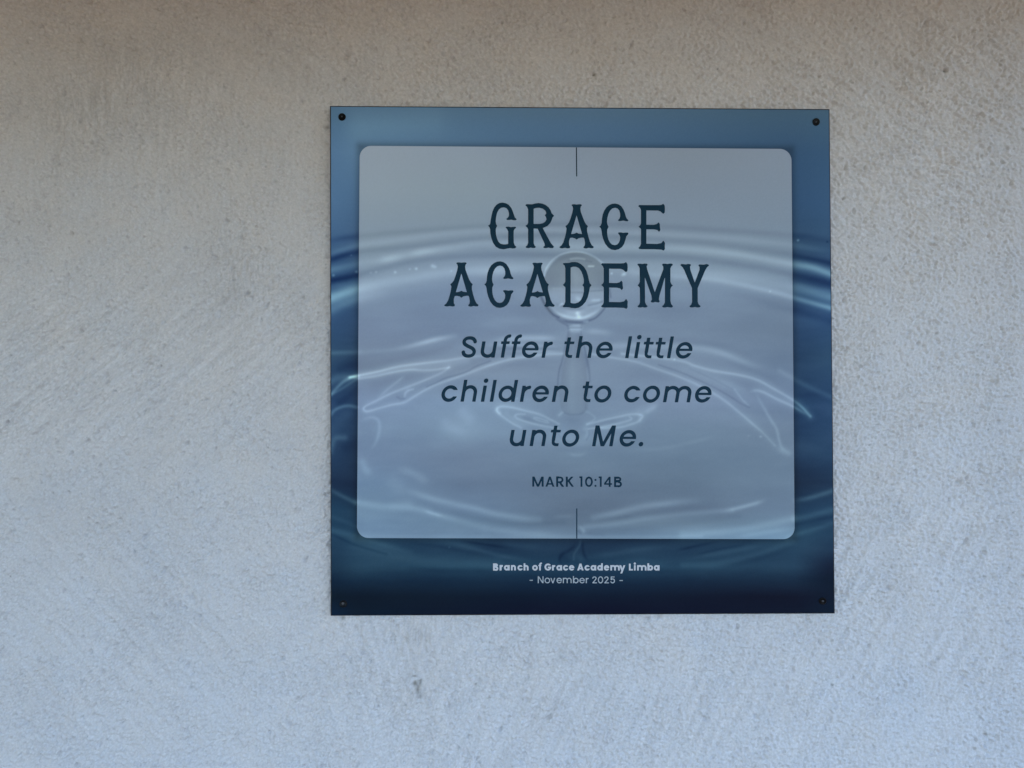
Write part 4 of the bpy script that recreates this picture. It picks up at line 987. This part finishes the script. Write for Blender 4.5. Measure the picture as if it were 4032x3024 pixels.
parent_keep(text_line('reference_lettering', [('M', 2080 + 92 / 5.82, 1.10), zm('A', 394), zm('R', 640), zm('K', 862), zm('1', 1168), zm('0', 1300), zm(':', 1516), zm('1', 1610), zm('4', 1733), zm('B', 1968)],
            6.63, 47, 0.0, (2096, 1916.0, 2446, 1917.0), dark_ink, None, 1.0, DEP))
za = lambda ch, z: (ch, 1930 + z / 6.506)
zb = lambda ch, z: (ch, 2260 + z / 6.506)
parent_keep(text_line('branch_lettering', [za('B', 74), za('r', 245), za('a', 354), za('n', 532), za('c', 700), za('h', 857), za('o', 1078), za('f', 1253), za('G', 1392), za('r', 1585),
            za('a', 1697), za('c', 1867), za('e', 2018), zb('A', 82), zb('c', 270), zb('a', 424), zb('d', 595), zb('e', 766), zb('m', 930), zb('y', 1160), zb('L', 1406), zb('i', 1535),
            zb('m', 1616), zb('b', 1880), zb('a', 2045)], 9.72, 66, 0.0, (1941, 2245.8, 2597, 2246.2), white_ink, None, 0.8, DEP))
parent_keep(text_line('date_lettering', [(ch, 1930 + z / 6.506) for ch, z in (('-', 1008), ('N', 1220), ('o', 1394), ('v', 1540), ('e', 1700), ('m', 1862), ('b', 2120))]
            + [(ch, 2260 + z / 6.506) for ch, z in (('e', 138), ('r', 303), ('2', 468), ('0', 612), ('2', 775), ('5', 930), ('-', 1165))],
            9.72, 37, 0.0, (2117, 2295.8, 2420, 2296.6), grey_ink, None, 0.8, DEP))

# screws: dark cupped heads sunk in the sheet, a paler bump in each painted as its glint
black_metal, _, _ = material('blackened_steel', rough=0.38, color=(0.003, 0.003, 0.004), spec=0.12)
glint_metal, _, _ = material('glint_steel', rough=0.45, color=(0.06, 0.062, 0.07), spec=0.25)
def lathe(prof, n=28, wob=0.0, seed=0):
    r_ = np.random.default_rng(seed)
    ph = r_.uniform(0, 6.28, 3)
    v = []; f = []
    for r, h in prof:
        for k in range(n):
            a = 2 * math.pi * k / n
            q = r * (1 + wob * (math.sin(2 * a + ph[0]) + .6 * math.sin(3 * a + ph[1])))
            v.append((q * math.cos(a), -h, q * math.sin(a)))
    for i in range(len(prof) - 1):
        for k in range(n):
            a, b = i * n + k, i * n + (k + 1) % n
            f.append((a, b, b + n, a + n))
    v.append((0, -prof[-1][1], 0)); c0 = len(v) - 1; o = (len(prof) - 1) * n
    for k in range(n): f.append((o + k, o + (k + 1) % n, c0))
    return v, f
for (sx, sy, tilt, side, glint) in ((1346.9, 460.6, -4, 'top left', (0.0, 0.3, 0.8)), (3213.4, 480.5, 5, 'top right', (-0.2, -0.3, 0.8)),
                                    (1352.0, 2377.0, -9, 'bottom left', (0.1, 0.5, 1.25)), (3238.7, 2366.5, 7, 'bottom right', (0.0, 0.1, 1.15))):
    p = on_sign(sx, sy)
    v, f = lathe([(0.0046, 0.0), (0.0046, 0.00035), (0.0042, 0.0008), (0.0035, 0.00085), (0.0029, 0.0006), (0.0021, 0.00045), (0.0009, 0.00045)], wob=0.02, seed=int(sx))
    o = link_mesh('screw', v, f, black_metal, None, smooth=True)
    o.matrix_world = Matrix.Translation(Vector(p)) @ Matrix.Rotation(math.radians(tilt), 4, 'X') @ Matrix.Rotation(math.radians(tilt * 7), 4, 'Y')
    wm = o.matrix_world.copy(); o.parent = sign; o.matrix_parent_inverse = Matrix.Translation(-sign.location)
    r = 0.0013 * glint[2]
    v, f = lathe([(r, 0.0004), (r * .9, 0.0008), (r * .55, 0.00105), (r * .2, 0.0011)], n=12, wob=0.10, seed=int(sy))
    v = [(x + glint[0] * .001, y, z + glint[1] * 0.001) for x, y, z in v]
    s2 = link_mesh('screw_glint', v, f, glint_metal, None, smooth=True)
    s2.parent = o
